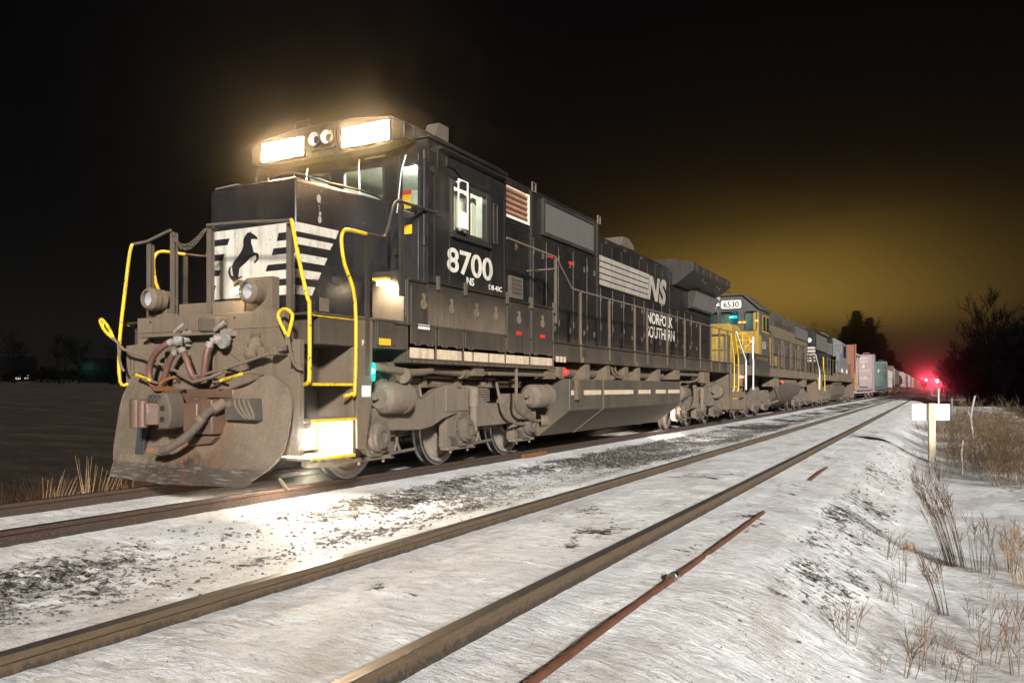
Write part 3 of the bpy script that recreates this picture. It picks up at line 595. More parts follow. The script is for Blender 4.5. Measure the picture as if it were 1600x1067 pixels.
h = MB(); h.tube([(-1.53,.93,2.93),(-1.52,1.27,2.95),(-1.50,1.60,3.45),(-1.54,2.45,3.46)], .021, 8); post(h, -1.53, .95, 1.3, 2.93); h.build('cab_walk_handrail', M['grime'], L1)

# step wells
for yc, d, nm in ((0, 1, 'f'), (20.72, -1, 'r')):
    Tt = lambda a: yc+d*a
    for s in (1, -1):
        wl = MB(); a0, a1 = sorted((Tt(.76), Tt(1.06))); wl.prism([(Tt(.78),.45),(Tt(.93),.42),(Tt(1.05),.95),(Tt(1.07),1.97),(Tt(.76),1.97)], 'x', s*1.49, s*1.52)
        a0, a1 = sorted((Tt(.03), Tt(.76))); wl.box(s*.93, s*.97, a0, a1, .42, 1.94); b0, b1 = sorted((Tt(.74), Tt(.78))); wl.box(s*.97, s*1.49, b0, b1, .36, 1.94)
        if d < 0: b0, b1 = sorted((Tt(.98), Tt(1.02))); wl.box(s*.9, s*1.49, b0, b1, .44, 1.62)
        W = wl.build('step_well', M['dust'], L1, .006)
        for z in (.36, .78, 1.17): tr = MB(); tr.box(s*.97, s*1.50, a0, a1, z, z+.03); tr.build('step_tread', M['dust'], W, .005)
        for z in (.79, 1.18, 1.925)+((.378,) if d > 0 else ()): ed = MB(); ed.box(s*1.50, s*1.512, a0, a1, z-.014, z+.016); ed.build('step_edge', M['yellow'], W)
lampc = MB(); lampc.box(1.30, 1.42, .02, .14, .70, .77); SL = lampc.build('step_lamp', M['dustd'], L1, .01)
b = MB(); b.ball((1.36,.08,.675), .045); b.build('lamp_bulb', M['steplamp'], SL)
q = MB(); q.prism([(.0,.30),(.5,.25),(.95,.30),(.95,.33),(.5,.30),(.0,.36)], 'x', 1.40, 1.44); q.build('step_sill', M['dust'], L1)
# lit box beside the cab steps
q = MB(); q.box(1.0, 1.5, 1.72, 1.76, 1.96, 2.62); q.box(1.0, 1.5, 1.12, 1.7, 1.955, 1.975); q.prism([(1.12,1.97),(1.52,1.97),(1.52,1.62),(1.12,1.62)], 'x', 1.50, 1.515); q.box(1.515, 1.53, 1.14, 1.50, 1.66, 1.95); q.build('side_locker', M['grime'], L1, .006)
q = MB(); q.box(1.02, 1.50, 1.74, 1.757, 2.05, 2.5); q.build('lamp_panel', M['reflwhite'], L1)
q = MB(); q.box(1.08, 1.30, 1.62, 1.715, 2.50, 2.53); SL = q.build('walkway_lamp', M['yellow'], L1); b = MB(); b.box(1.12, 1.26, 1.66, 1.71, 2.44, 2.498); b.build('lamp_bulb', M['steplamp'], SL)
text('front_marking', 'F', .085, (1.523,.86,1.635), SIDE, M['letter'], L1, .003)
q = MB(); q.box(1.531, 1.534, 1.17, 1.40, 1.655, 1.735); q.build('yellow_notice', M['yellowtag'], L1); q = MB(); q.box(1.521, 1.524, .86, 1.02, 1.04, 1.17); q.build('white_reflector', M['reflwhite'], L1)
# green lamp under the sill
q = MB(); q.box(1.30, 1.45, 1.02, 1.22, 1.22, 1.45); q = q.build('sill_lamp', M['green_glass'], L1, .02); b = MB(); b.ball((1.47,1.12,1.34), .035); b.build('lamp_lens', M['green_lamp'], q)

# ---------------------------------------------------------------- cab
CW = 1.53
c = MB()
wall(c, 'y', 2.215, 2.26, -CW, CW, 1.96, 4.40, [(.13,.80,3.66,4.13),(1.09,1.39,3.40,4.08),(-.80,-.13,3.66,4.13),(-1.39,-1.09,3.40,4.08)])
wall(c, 'x', CW-.05, CW, 2.26, 4.35, 1.96, 4.40, [(2.80,3.70,3.31,3.93)]); wall(c, 'x', -CW, -CW+.05, 2.26, 4.35, 1.96, 4.40, [(2.80,3.70,3.31,3.93)])
c.box(-CW+.05, CW-.05, 4.30, 4.35, 1.96, 4.40); c.box(-CW+.05, CW-.05, 2.26, 4.30, 2.48, 2.53)
CAB = c.build('cab', M['black'], L1)
roof = [(-1.56,4.40),(1.56,4.40),(1.56,4.44),(1.38,4.56),(1.12,4.69),(.5,4.76),(-.5,4.76),(-1.12,4.69),(-1.38,4.56),(-1.56,4.44)]
slab('cab_roof', roof, 'y', 2.19, 4.38, M['black'], L1, .015)
slab('cab_brow', [(-1.34,4.36),(-.9,4.30),(.9,4.30),(1.34,4.36),(1.34,4.56),(1.12,4.675),(.5,4.745),(-.5,4.745),(-1.12,4.675),(-1.34,4.56)], 'y', 1.945, 2.185, M['black'], CAB, .012)
for s in (-1, 1):
    fr = MB(); wall(fr, 'y', 1.915, 1.945, *sorted((s*.32, s*1.14)), 4.335, 4.635, [(*sorted((s*.345, s*1.115)), 4.36, 4.61)]); NB = fr.build('number_board', M['grime'], L1, .004)
    p = MB(); p.box(*sorted((s*.345, s*1.115)), 1.922, 1.94, 4.36, 4.61); p.build('lit_glass', M['numboard'], NB)
hl = MB(); hl.prism([(-.235+.05*0,4.42),(-.20,4.385),(.20,4.385),(.235,4.42),(.235,4.64),(.20,4.675),(-.20,4.675),(-.235,4.64)], 'y', 1.92, 1.946)
for x in (-.107, .107): hl.lathe([(.097,0),(.105,.02),(.105,.05),(.092,.055),(.090,.03)], (x,1.925,4.53), (0,-1,0), 28)
HL = hl.build('headlight', M['grime'], L1)
for x in (-.107, .107):
    q = MB(); q.lathe([(.092,.05),(.075,.015),(.045,-.01),(.012,-.02)], (x,1.915,4.53), (0,-1,0), 28); q.build('reflector', M['chrome'], HL)
    q = MB(); q.lathe([(0,.058),(.06,.054),(.092,.047)], (x,1.915,4.53), (0,-1,0), 28); q.build('lens', M['lens'], HL)
q = MB(); q.tube([(-.55,2.0,4.74),(-.54,2.0,4.85),(-.30,2.0,4.86),(-.29,2.0,4.76)], .012, 6); q.build('roof_grab_iron', M['grime'], CAB)
q = MB(); q.prism([(2.9,4.6),(3.05,4.9),(3.3,4.9),(3.3,4.6)], 'x', .95, 1.15); q.build('roof_beacon', M['dustd'], L1)
# front windows, door, wipers
def frame_ring(mb, x0, x1, z0, z1, y0, y1, w, r=.05):
    def rr(x0, x1, z0, z1, r): return [p for c0, a in (((x1-r, z1-r), 0), ((x0+r, z1-r), 90), ((x0+r, z0+r), 180), ((x1-r, z0+r), 270)) for p in arc(c0, r, a, a+90, 4)]
    A = rr(x0, x1, z0, z1, r); B = rr(x0-w, x1+w, z0-w, z1+w, r+w); n = len(A)
    mb.rings([[(p[0], y1, p[1]) for p in A], [(p[0], y0, p[1]) for p in A], [(p[0], y0, p[1]) for p in B], [(p[0], y1, p[1]) for p in B]], caps=False)
for x0, x1, z0, z1 in ((.13,.80,3.66,4.13),(-.80,-.13,3.66,4.13)):
    q = MB(); frame_ring(q, x0, x1, z0, z1, 2.20, 2.216, .03, .07); W = q.build('front_window', M['grime'], CAB)
    q = MB(); q.box(x0, x1, 2.232, 2.238, z0, z1); q.build('pane', M['glass'], W)
for s in (1, -1):
    d = MB(); a, b = sorted((s*.99, s*1.48)); h0, h1 = sorted((s*1.09, s*1.39)); wall(d, 'y', 2.19, 2.214, a, b, 1.97, 4.22, [(h0, h1, 3.40, 4.08)]); DR = d.build('cab_door', M['black'], L1, .006)
    q = MB(); frame_ring(q, h0, h1, 3.40, 4.08, 2.175, 2.191, .03, .07); q.build('window_gasket', M['rubber'], DR)
    q = MB(); q.box(h0, h1, 2.20, 2.206, 3.40, 4.08); q.build('pane', M['glass'], DR)
    for z in (2.3, 3.0, 4.12): q = MB(); q.cyl((s*1.485,2.18,z), (s*1.485,2.18,z+.12), .018); q.build('door_hinge', M['grime'], DR)
    q = MB(); q.box(*sorted((s*1.02, s*1.10)), 2.16, 2.19, 2.9, 3.0); q.build('door_handle', M['grime'], DR)
    if s > 0:
        q = MB(); q.box(1.17, 1.29, 2.186, 2.1895, 3.17, 3.29); q.build('yellow_notice', M['yellowtag'], DR)
    for p in ([(s*1.22,2.15,4.20),(s*1.17,2.12,4.0),(s*1.09,2.13,3.45)], [(s*.46,2.14,4.24),(s*.465,2.12,4.15),(s*.47,2.13,3.72)]): q = MB(); q.tube(p, .010, 6); q.build('wiper', M['steel'], CAB)
q = MB(); q.box(.52, .86, 2.17, 2.19, 4.245, 4.255); q.build('rain_strip', M['steel'], CAB)
# inside of the cab
q = MB(); q.box(-1.4, 1.4, 4.26, 4.295, 2.55, 4.38); q.box(-.6, -.56, 2.3, 4.2, 2.55, 4.2); q.box(-1.45, 1.45, 2.28, 4.26, 4.36, 4.38); q.build('cab_lining', M['cabgreen'], CAB)
q = MB(); q.box(.45, .95, 2.9, 3.5, 2.53, 3.75); q.box(.2, .9, 2.5, 2.8, 2.53, 3.6); q.build('control_stand', M['grime'], CAB, .02)
q = MB()
for x0, z0, w, hh in ((1.13,4.18,.3,.1),(.55,3.95,.2,.1)): q.box(x0, x0+w, 4.24, 4.258, z0-.18, z0-.18+hh)
q.box(1.12, 1.17, 2.245, 2.25, 3.55, 3.72); q.build('cab_notice', M['reflwhite'], CAB)
q = MB(); q.box(1.10, 1.24, 2.240, 2.244, 3.52, 3.70); q.build('yellow_card', M['yellowtag'], CAB); q = MB(); q.box(1.10, 1.24, 2.239, 2.243, 3.705, 3.76); q.build('red_card', M['redtag'], CAB)
q = MB()
for i in range(9): q.box(1.36+.02*(i % 2), 1.375+.02*(i % 2), 3.02+i*.075, 3.10+i*.075, 3.32, 3.92)
q.build('curtain', M['cream'], CAB)
# side window, mirror, awning
q = MB(); wall(q, 'x', CW, CW+.025, 2.74, 3.78, 3.25, 3.99, [(2.80,3.70,3.31,3.93)]); q.box(CW-.03, CW+.015, 3.22, 3.26, 3.31, 3.93); SW = q.build('side_window', M['grime'], L1, .005)
q = MB(); q.box(CW-.02, CW-.015, 2.80, 3.70, 3.31, 3.93); q.build('pane', M['glass'], SW)
q = MB(); q.box(CW+.0, CW+.06, 2.72, 3.82, 3.20, 3.235); q.build('arm_rest', M['rubber'], SW)
q = MB(); wall(q, 'x', CW+.12, CW+.14, 2.74, 3.0, 3.32, 3.98, [(2.76,2.98,3.55,3.96)]); q.box(CW, CW+.13, 2.86, 2.88, 3.96, 3.98); q.build('wind_deflector', M['reflwhite'], L1, .006)
q = MB(); wall(q, 'x', CW, CW+.02, 3.93, 4.06, 3.30, 3.90, [(3.95,4.04,3.32,3.88)]); q.build('side_vent', M['grime'], L1, .004)
q = MB(); q.prism([(CW,4.36),(CW+.08,4.33),(CW+.09,4.31),(CW+.02,4.30),(CW+.005,4.02),(CW,4.02)], 'y', 2.42, 4.24); q.tube([(CW+.09,2.42,4.315),(CW+.09,4.24,4.315)], .012, 6); q.box(CW+.006, CW+.03, 2.62, 2.8, 4.13, 4.25); q.tube([(CW+.03,2.72,4.18),(CW+.05,3.15,4.0)], .013, 6); q.build('awning', M['black'], L1, .004)
q = MB(); q.cyl((CW,2.30,4.0), (CW+.03,2.30,4.0), .045); q.box(CW, CW+.012, 2.26, 4.34, 4.255, 4.265); q.box(CW, CW+.008, 2.74, 3.8, 4.06, 4.07)
for y in (2.35, 2.72, 3.86, 4.28): q.box(CW, CW+.006, y, y+.01, 2.55, 4.0)
q.build('cab_seam', M['grime'], CAB)
text('cab_number', '8700', .46, (CW+.004,2.655,2.735), SIDE, M['letter'], L1, .008, 1.38)
text('reporting_mark', 'NS', .150, (CW+.004,3.165,2.60), SIDE, M['letter'], L1, .004, 1.15)
text('class_mark', 'D8-40C', .105, (CW+.004,3.80,2.60), SIDE, M['letter'], L1, .002, 1.2)
g_ = MB(); g_.box(CW, CW+.05, 4.40, 4.83, 2.54, 2.88); GB = g_.build('horn_grille', M['dustd'], L1, .005)
q = MB()
for i in range(6):
    for j in range(4): q.box(CW+.05, CW+.052, 4.46+i*.055, 4.49+i*.055, 2.60+j*.065, 2.645+j*.065)
q.build('grille_holes', M['rubber'], GB)  # black squares on the face stand for shade in the grille openings

# ---------------------------------------------------------------- long hood
HW = .91
def hoodsec(name, y0, y1, top, m, ch=.16, par=None):
    q = MB(); q.prism([(-HW,1.955),(HW,1.955),(HW,top-ch),(HW-ch*.45,top-ch*.35),(HW-ch,top),(-HW+ch,top),(-HW+ch*.45,top-ch*.35),(-HW,top-ch)], 'y', y0, y1); return q.build(name, m, par or L1, .008, ang=25)
H1 = hoodsec('equipment_hood', 4.36, 9.66, 4.80, M['black_side'], .10)
H2 = hoodsec('engine_hood', 9.665, 19.55, 4.56, M['black_side'], .22)
q = MB(); q.box(HW, HW+.03, 4.40, 6.34, 4.05, 4.10); q.box(HW, HW+.03, 6.24, 6.34, 4.10, 4.60); q.box(HW+.001, HW+.012, 4.40, 6.24, 4.10, 4.60); LV = q.build('louver_panel', M['cream'], H1, .004)
q = MB()
for i in range(5): z = 4.11+i*.095; q.prism([(HW+.012,z+.07),(HW+.012,z+.09),(HW+.07,z+.03),(HW+.065,z+.012)], 'y', 4.42, 6.20)
q.build('louver', M['louver'], LV)
q = MB(); q.box(HW+.03, HW+.033, 5.2, 5.45, 4.055, 4.095); q.build('red_notice', M['redtag'], H1)
q = MB(); wall(q, 'x', HW, HW+.05, 6.86, 9.38, 3.98, 4.66, [(6.95,9.33,4.05,4.60)]); q.box(HW, HW+.015, 4.38, 9.64, 3.965, 3.975); SC = q.build('screen_frame', M['grime'], H1, .008)
q = MB(); q.box(HW+.005, HW+.03, 6.95, 9.33, 4.05, 4.60); q.build('intake_screen', M['screen'], SC)
for y in (6.45, 9.62): q = MB(); q.tube([(HW+.02,y,4.70),(HW+.02,y+.14,4.70),(HW+.02,y+.14,4.86),(HW+.02,y,4.86),(HW+.02,y,4.70)], .018, 6); q.build('lifting_eye', M['dust'], H1)
q = MB(); q.box(HW, HW+.03, 6.40, 6.44, 2.0, 4.7); q.box(HW, HW+.02, 9.60, 9.66, 2.0, 4.7); q.box(HW, HW+.015, 4.4, 6.4, 3.80, 3.81); q.box(HW, HW+.012, 4.4, 6.2, 3.90, 3.905)
for i in range(5): q.box(HW, HW+.02, 5.0, 6.1, 3.62+i*.035, 3.632+i*.035)
q.build('hood_rib', M['grime'], H1)
def doors(par, spans, z0, z1, m):
    for a, b in spans:
        d = MB(); d.box(HW, HW+.022, a, b, z0, z1); D = d.build('hood_door', m, par, .008)
        for z in (z0+.18, z1-.35): l = MB(); l.box(HW+.022, HW+.034, b-.16, b-.11, z, z+.12); l.cyl((HW+.030,b-.135,z+.06), (HW+.05,b-.135,z+.06), .018, n=8); l.build('door_latch', M['dustd'], D)
        for z in (z0+.3, z1-.3): l = MB(); l.cyl((HW+.026,a+.012,z), (HW+.026,a+.012,z+.12), .010, n=6); l.build('door_hinge', M['dustd'], D)
doors(H1, [(4.50,5.22),(5.25,5.95),(6.50,7.02),(7.05,7.56),(7.60,8.28),(8.31,9.0),(9.03,9.55)], 2.04, 3.88, M['black_side'])
for y in (7.1, 8.05): 
    q = MB(); q.box(HW+.034, HW+.037, y, y+.22, 3.60, 3.66); q.build('red_notice', M['redtag'], H1)
doors(H2, [(9.80+i*.735, 9.80+i*.735+.70) for i in range(11)], 2.10, 3.34, M['black_side'])
q = MB()
for i in range(9): q.box(HW, HW+.012, 9.9+i*.63, 9.915+i*.63, 3.40, 4.30)
for i in range(5): q.cyl((HW,10.2+i*1.2,4.36), (HW+.03,10.2+i*1.2,4.36), .025, n=8); q.box(HW-.02, HW+.02, 10.15+i*1.2, 10.25+i*1.2, 4.33, 4.40)
q.box(HW, HW+.02, 9.68, 19.5, 3.36, 3.38); q.build('hood_rib', M['grime'], H2)
q = MB(); q.box(-.5, .5, 10.2, 10.7, 4.55, 4.68); q.cyl((.3,10.2,4.62), (.3,10.9,4.62), .1); q.build('roof_hatch', M['black_side'], H2, .02)
q = MB(); q.prism([(11.5,4.54),(11.7,4.78),(12.1,4.80),(12.5,4.68),(12.5,4.54)], 'x', .2, .75); q.build('exhaust_stack', M['dustd'], H2, .02)
# striped emblem, initials and name on the hood
q = MB()
for i in range(5):
    z0 = 3.395+i*.133; o = .21/.665
    q.prism([(9.74,z0),(12.98+(z0-3.395)*o,z0),(12.98+(z0+.108-3.395)*o,z0+.108),(9.74,z0+.108)], 'x', HW+.013, HW+.016)
q.build('hood_stripes', M['letterdull'], H2, flat=True)
q = MB(); q.prism([(13.00,3.40),(13.20,4.02),(13.46,4.02),(13.72,3.62),(13.84,4.02),(14.05,4.02),(13.86,3.40),(13.62,3.40),(13.34,3.82),(13.22,3.40)], 'x', HW+.017, HW+.020); q.build('initial_n', M['letterdull'], H2, flat=True)
text('initial_s', 'S', .90, (HW+.018,13.98,3.385), SIDE, M['letterdull'], H2, .045, 1.25, shear=.18)
text('railroad_name', 'NORFOLK', .40, (HW+.024,12.93,2.80), SIDE, M['letter'], H2, .006, 1.2)
text('railroad_name', 'SOUTHERN', .40, (HW+.024,12.90,2.44), SIDE, M['letter'], H2, .006, 1.2)
# radiator wings over the rear of the hood
q = MB(); q.prism([(-1.5,4.60),(-1.5,4.38),(-1.0,4.02),(1.0,4.02),(1.5,4.38),(1.5,4.60),(.95,4.74),(-.95,4.74)], 'y', 15.25, 19.72); RW = q.build('radiator_wing', M['grime'], L1, .01, ang=20)
q = MB()
for i in range(6): q.box(1.5, 1.508, 15.6+i*.75, 15.63+i*.75, 4.42, 4.56)
for y in (16.6, 18.3): q.tube([(1.42,y,4.31),(1.40,y,4.25),(1.36,y+.5,4.22),(1.38,y+.5,4.28)], .014, 6)
q.build('wing_rib', M['dustd'], RW)
q = MB(); q.prism([(HW,3.50),(HW+.10,3.50),(HW+.28,4.01),(HW,4.01)], 'y', 16.8, 19.5); RS = q.build('radiator_intake', M['grime'], L1, .008)
q = MB()
for a, b in ((16.86,18.13),(18.17,19.45)): q.rings([[(HW+.10+.18*(z-3.5)/.51+t, y, z) for y, z in ((a,3.55),(b,3.55),(b,3.97),(a,3.97))] for t in (.001, .012)])
q.build('intake_screen', M['screen'], RS)

# ---------------------------------------------------------------- battery boxes below the cab
for s in (1, -1):
    q = MB(); q.box(*sorted((s*.95, s*1.50)), 1.80, 6.16, 1.46, 2.52); q.box(*sorted((s*1.50, s*1.53)), 1.80, 6.18, 2.50, 2.53); q.box(*sorted((s*1.50, s*1.53)), 1.80, 6.18, 1.46, 1.49); BB = q.build('battery_box', M['grime'], L1, .006)
    if s < 0: continue
    for a, b, tag_ in ((1.84,2.40,'w'),(2.47,3.10,''),(3.16,4.33,''),(4.40,5.18,'r'),(5.25,6.05,'r')):
        d = MB(); d.box(1.50, 1.525, a, b, 1.70, 2.44); D = d.build('locker_door', M['grime'], BB, .008)
        for yy in ([(a+b)/2] if b-a < 1 else [a+.3, b-.3]): l = MB(); l.lathe([(.07,0),(.07,.008),(.045,.012),(.04,.004)], (1.525,yy,2.22), (1,0,0), 16); l.box(1.525, 1.545, yy-.012, yy+.012, 2.16, 2.33); l.box(1.525, 1.532, yy-.04, yy+.04, 2.31, 2.36); l.build('door_latch', M['dust'], D)
        for yy in (a+.08, b-.2): l = MB(); l.tube([(1.53,yy,1.72),(1.53,yy,1.69),(1.53,yy+.12,1.69),(1.53,yy+.12,1.72)], .008, 5); l.build('door_hinge', M['dustd'], D)
        if tag_:
            t_ = MB(); yy = (a+b)/2; t_.box(1.526, 1.529, yy-(.13 if tag_ == 'w' else .09), yy+(.13 if tag_ == 'w' else .09), 1.90 if tag_ == 'w' else 1.98, 1.96 if tag_ == 'w' else 2.04); t_.build('door_notice', M['reflwhite' if tag_ == 'w' else 'redtag'], D)
    for a, b in ((1.84,2.38),(2.46,3.08),(3.14,3.38),(3.42,3.84),(3.88,4.34),(4.40,5.18),(5.24,6.08)):
        r_ = MB(); r_.box(1.501, 1.506, a, b, 1.525, 1.655); r_.build('reflective_strip', M['refl'], BB)
    for y in (2.43, 3.13, 4.37, 5.215, 6.12): cl = MB(); cl.box(1.50, 1.512, y-.012, y+.012, 1.5, 2.5); cl.box(1.50, 1.555, y-.03, y+.03, 2.44, 2.62); cl.build('box_strap', M['dustd'], BB)
    cl = MB()
    for i in range(26): cl.ball((1.53,1.9+i*.165,1.475), .012, 6)
    tag(cl.build('rivets', M['dust'], BB), kind='stuff')
q = MB()
for a, b in ((6.24,6.36),(6.40,6.52),(6.56,6.66)): q.box(1.501, 1.506, a, b, 1.60, 1.70)
q.build('reflective_strip', M['refl'], L1)
# things slung under the sill
u = MB(); u.tube([(1.38,1.3,1.40),(1.40,2.0,1.34),(1.38,2.5,1.38)], .05, 10, 3); u.cyl((1.34,1.95,1.28), (1.42,1.80,1.30), .10); u.prism([(1.5,1.46),(1.62,1.46),(1.9,1.25),(1.75,1.22)], 'x', 1.2, 1.4); u.tube([(1.30,2.4,1.40),(1.34,3.3,1.36),(1.34,4.4,1.40)], .055, 10); u.cyl((1.34,3.3,1.36), (1.34,3.45,1.36), .085)
u.tube([(1.44,4.0,1.36),(1.44,6.3,1.36)], .032, 8); u.tube([(1.42,3.9,1.43),(1.42,6.3,1.42)], .02, 8); u.box(1.2, 1.46, 3.5, 3.8, 1.32, 1.46); u.box(1.25, 1.47, 5.9, 6.3, 1.30, 1.44)
u.tube([(1.48,4.78,1.46),(1.48,4.78,1.1),(1.46,4.80,.9),(1.42,5.0,.75),(1.36,5.6,.60),(1.34,6.0,.58)], .027, 8, 5); u.cyl((1.30,6.02,.57), (1.40,6.1,.57), .11, .09); u.tube([(1.1,2.0,1.2),(1.1,5.6,1.2)], .06, 8)
for k in range(5): u.box(.6, 1.25, 1.6+k*.9, 1.7+k*.9, 1.15, 1.3)
u.build('underfloor_piping', M['dust'], L1)
u = MB(); u.cyl((1.12,7.3,1.46), (1.12,9.1,1.46), .14, n=20); u.cyl((1.12,11.2,1.47), (1.12,13.4,1.47), .13, n=20)
for y in (7.7, 8.8, 9.9, 10.7, 12.2): u.box(1.0, 1.45, y, y+.22, 1.31, 1.62)
u.tube([(1.4,9.2,1.6),(1.4,9.35,1.42),(1.4,9.7,1.36),(1.4,10.1,1.38)], .03, 8, 4); u.tube([(1.4,9.4,1.6),(1.4,9.5,1.46),(1.4,9.8,1.40),(1.4,10.3,1.42)], .03, 8, 4)
u.box(1.1, 1.48, 13.6, 14.0, 1.36, 1.6)
for i in range(4): u.tube([(1.45,16.1+i*.14,1.58),(1.46,15.9+i*.12,1.42),(1.44,15.3+i*.06,1.32),(1.4,14.4,1.30)], .026, 6, 4)
u.box(1.1, 1.46, 16.5, 17.2, 1.3, 1.6); u.tube([(1.42,13.9,1.5),(1.42,17.0,1.5)], .04, 8)
u.build('air_reservoir', M['dust'], L1)
q = MB(); q.box(1.2, 1.42, 6.5, 6.85, 1.34, 1.52); q = q.build('sill_lamp', M['dust'], L1, .01); b = MB(); b.ball((1.44,6.78,1.43), .06); b.build('lamp_lens', M['red_lamp'], q)
# fuel tank
tk = [(-1.5,1.31),(1.5,1.31),(1.5,.74),(.86,.25),(-.86,.25),(-1.5,.74)]
FT = slab('fuel_tank', tk, 'y', 6.85, 13.96, M['tank'], L1, .02)
for y in (8.47, 13.93):
    q = MB(); q.prism([(a*1.012, b if b > 1 else b-.012) for a, b in tk], 'y', y, y+.035); q.build('tank_rib', M['dust'], FT)
q = MB(); q.box(1.495, 1.56, 7.05, 7.22, .92, 1.30)
for i in range(9): q.box(1.56, 1.575, 7.06, 7.21, .94+i*.04, .955+i*.04)
q.build('fuel_gauge', M['dust'], FT, .006)
for a, b in ((6.9,7.02),(7.5,8.38),(8.55,10.3),(10.65,11.5),(11.9,12.7),(12.9,13.9)):
    q = MB(); q.box(1.501, 1.505, a, b, 1.01, 1.10); q.build('reflective_strip', M['refl'], FT)
# side handrail
h = MB()
for y in (7.35,8.85,10.41,11.28,12.84,14.42,15.99,17.23,18.3,19.4): post(h, 1.5, y, 1.68, 2.95)
post(h, 1.5, 6.24, 2.27, 3.43); h.tube([(1.52,4.40,3.46),(1.5,6.24,3.43),(1.5,6.93,2.96),(1.5,7.35,2.95),(1.5,20.0,2.97)], .019, 8); h.tube([(1.5,6.2,3.22),(.95,6.2,3.22)], .016, 6)
for y in (7.35,10.41): h.box(1.5, 1.53, y+.02, y+.1, 1.62, 1.72)
SH = h.build('side_handrail', M['dust'], L1)
h = MB()
for y in (7.35,9.5,12,14.5,17,19.4): post(h, -1.5, y, 1.68, 2.95)
h.tube([(-1.5,6.24,3.43),(-1.5,7.35,2.95),(-1.5,20.0,2.97)], .019, 6); h.build('side_handrail', M['dust'], L1)
for y0 in (19.9, 20.55):
    h = MB(); h.tube([(1.53,y0-.25,2.92),(1.55,y0+.0,2.4),(1.56,y0+.12,2.1),(1.56,y0+.12,1.12),(1.52,y0+.06,1.06)], .02, 8, 3); h.build('step_handrail', M['yellow'], L1)
h = MB(); h.box(-1.3, 1.3, 20.68, 20.74, .4, 1.95)
for x in (-1.1, -.4, .4, 1.1): h.box(x-.03, x+.03, 20.66, 20.7, 1.95, 2.95)
h.tube([(-1.1,20.68,2.95),(1.1,20.68,2.95)], .02, 6); h.box(-.2, .2, 20.7, 21.3, .74, 1.0); h.build('rear_pilot', M['dustd'], L1)
truck(L1, lambda a: 1.5+a); truck(L1, lambda a: 19.2-a)
# frosted patches on the pedestals read as scuffed bright paint
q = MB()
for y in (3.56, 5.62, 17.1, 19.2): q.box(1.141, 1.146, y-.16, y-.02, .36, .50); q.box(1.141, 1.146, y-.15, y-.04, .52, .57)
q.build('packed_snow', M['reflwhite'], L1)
# lamps that are lit in the photograph
def lamp(name, loc, power, col, r=.05, spot=None):
    d = bpy.data.lights.new(name, 'POINT' if not spot else 'SPOT'); d.energy = power; d.color = col; d.shadow_soft_size = r
    o = bpy.data.objects.new(name, d); C.objects.link(o); o.location = loc
    if spot: d.spot_size = R(spot[0]); d.spot_blend = spot[1]; o.rotation_euler = Vector(spot[2]).to_track_quat('-Z', 'Y').to_euler()
    return o
lamp('step_lamp_light', (XT+1.30, 6.66, .60), 130, (1, .88, .70), .05)
lamp('step_glow_light', (XT+1.22, 6.72, .17), 50, (1, .84, .62), .05)
lamp('walkway_lamp_light', (XT+1.28, 7.98, 2.40), 40, (1, .82, .55), .04, (125, .5, (0,.85,-.5)))
lamp('nose_lamp_light', (XT+.50, 6.33, 2.215), 2.0, (1, .8, .5), .03)
lamp('cab_ceiling_light', (XT+.8, 9.6, 4.25), 60, (1, .95, .84), .08)
lamp('number_board_light', (XT+.7, 8.26, 4.46), 3, (1, .78, .50), .1); lamp('number_board_light', (XT-.7, 8.26, 4.46), 3, (1, .78, .50), .1)
lamp('sill_lamp_light', (XT+1.56, 7.57, 1.34), 1.6, (0, .9, .8), .03)
# ================================================================ second locomotive (yellow and grey)
M['ygrey'] = paint('grey_loco_paint', (.055,.055,.055), .55, .4, bump=.1)
M['ydark'] = paint('dark_hood_paint', (.035,.031,.027), .6, .6, dcol=(.11,.09,.07), bump=.1)
M['ypaint'] = paint('loco_yellow_paint', (.36,.225,.022), .5, .55, dcol=(.16,.115,.06), z=(1.2,2.9), chips=.12, specks=.1, bump=.05)
M['ybrown'] = paint('dirty_yellow_paint', (.13,.09,.04), .6, .9, dcol=(.13,.10,.075), bump=.1)
M['whitepaint'] = plain('white_rail_paint', (.85,.85,.85), .4, 0, .08)
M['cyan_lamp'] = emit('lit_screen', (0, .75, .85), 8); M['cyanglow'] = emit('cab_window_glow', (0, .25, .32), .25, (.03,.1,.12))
M['warm_small'] = emit('warm_marker', (1, .25, .03), 2.5, (.5,.2,.05)); M['red_marker'] = emit('red_marker', (1, .10, .05), 5, (.6,.1,.1)); M['pink_lamp'] = emit('red_white_lamp', (1, .30, .26), .9, (.4,.12,.1))
M['greywhite'] = paint('pale_grey_paint', (.15,.158,.17), .45, .35, bump=.05)  # black cab toned pale grey, glare of the light put into the paint
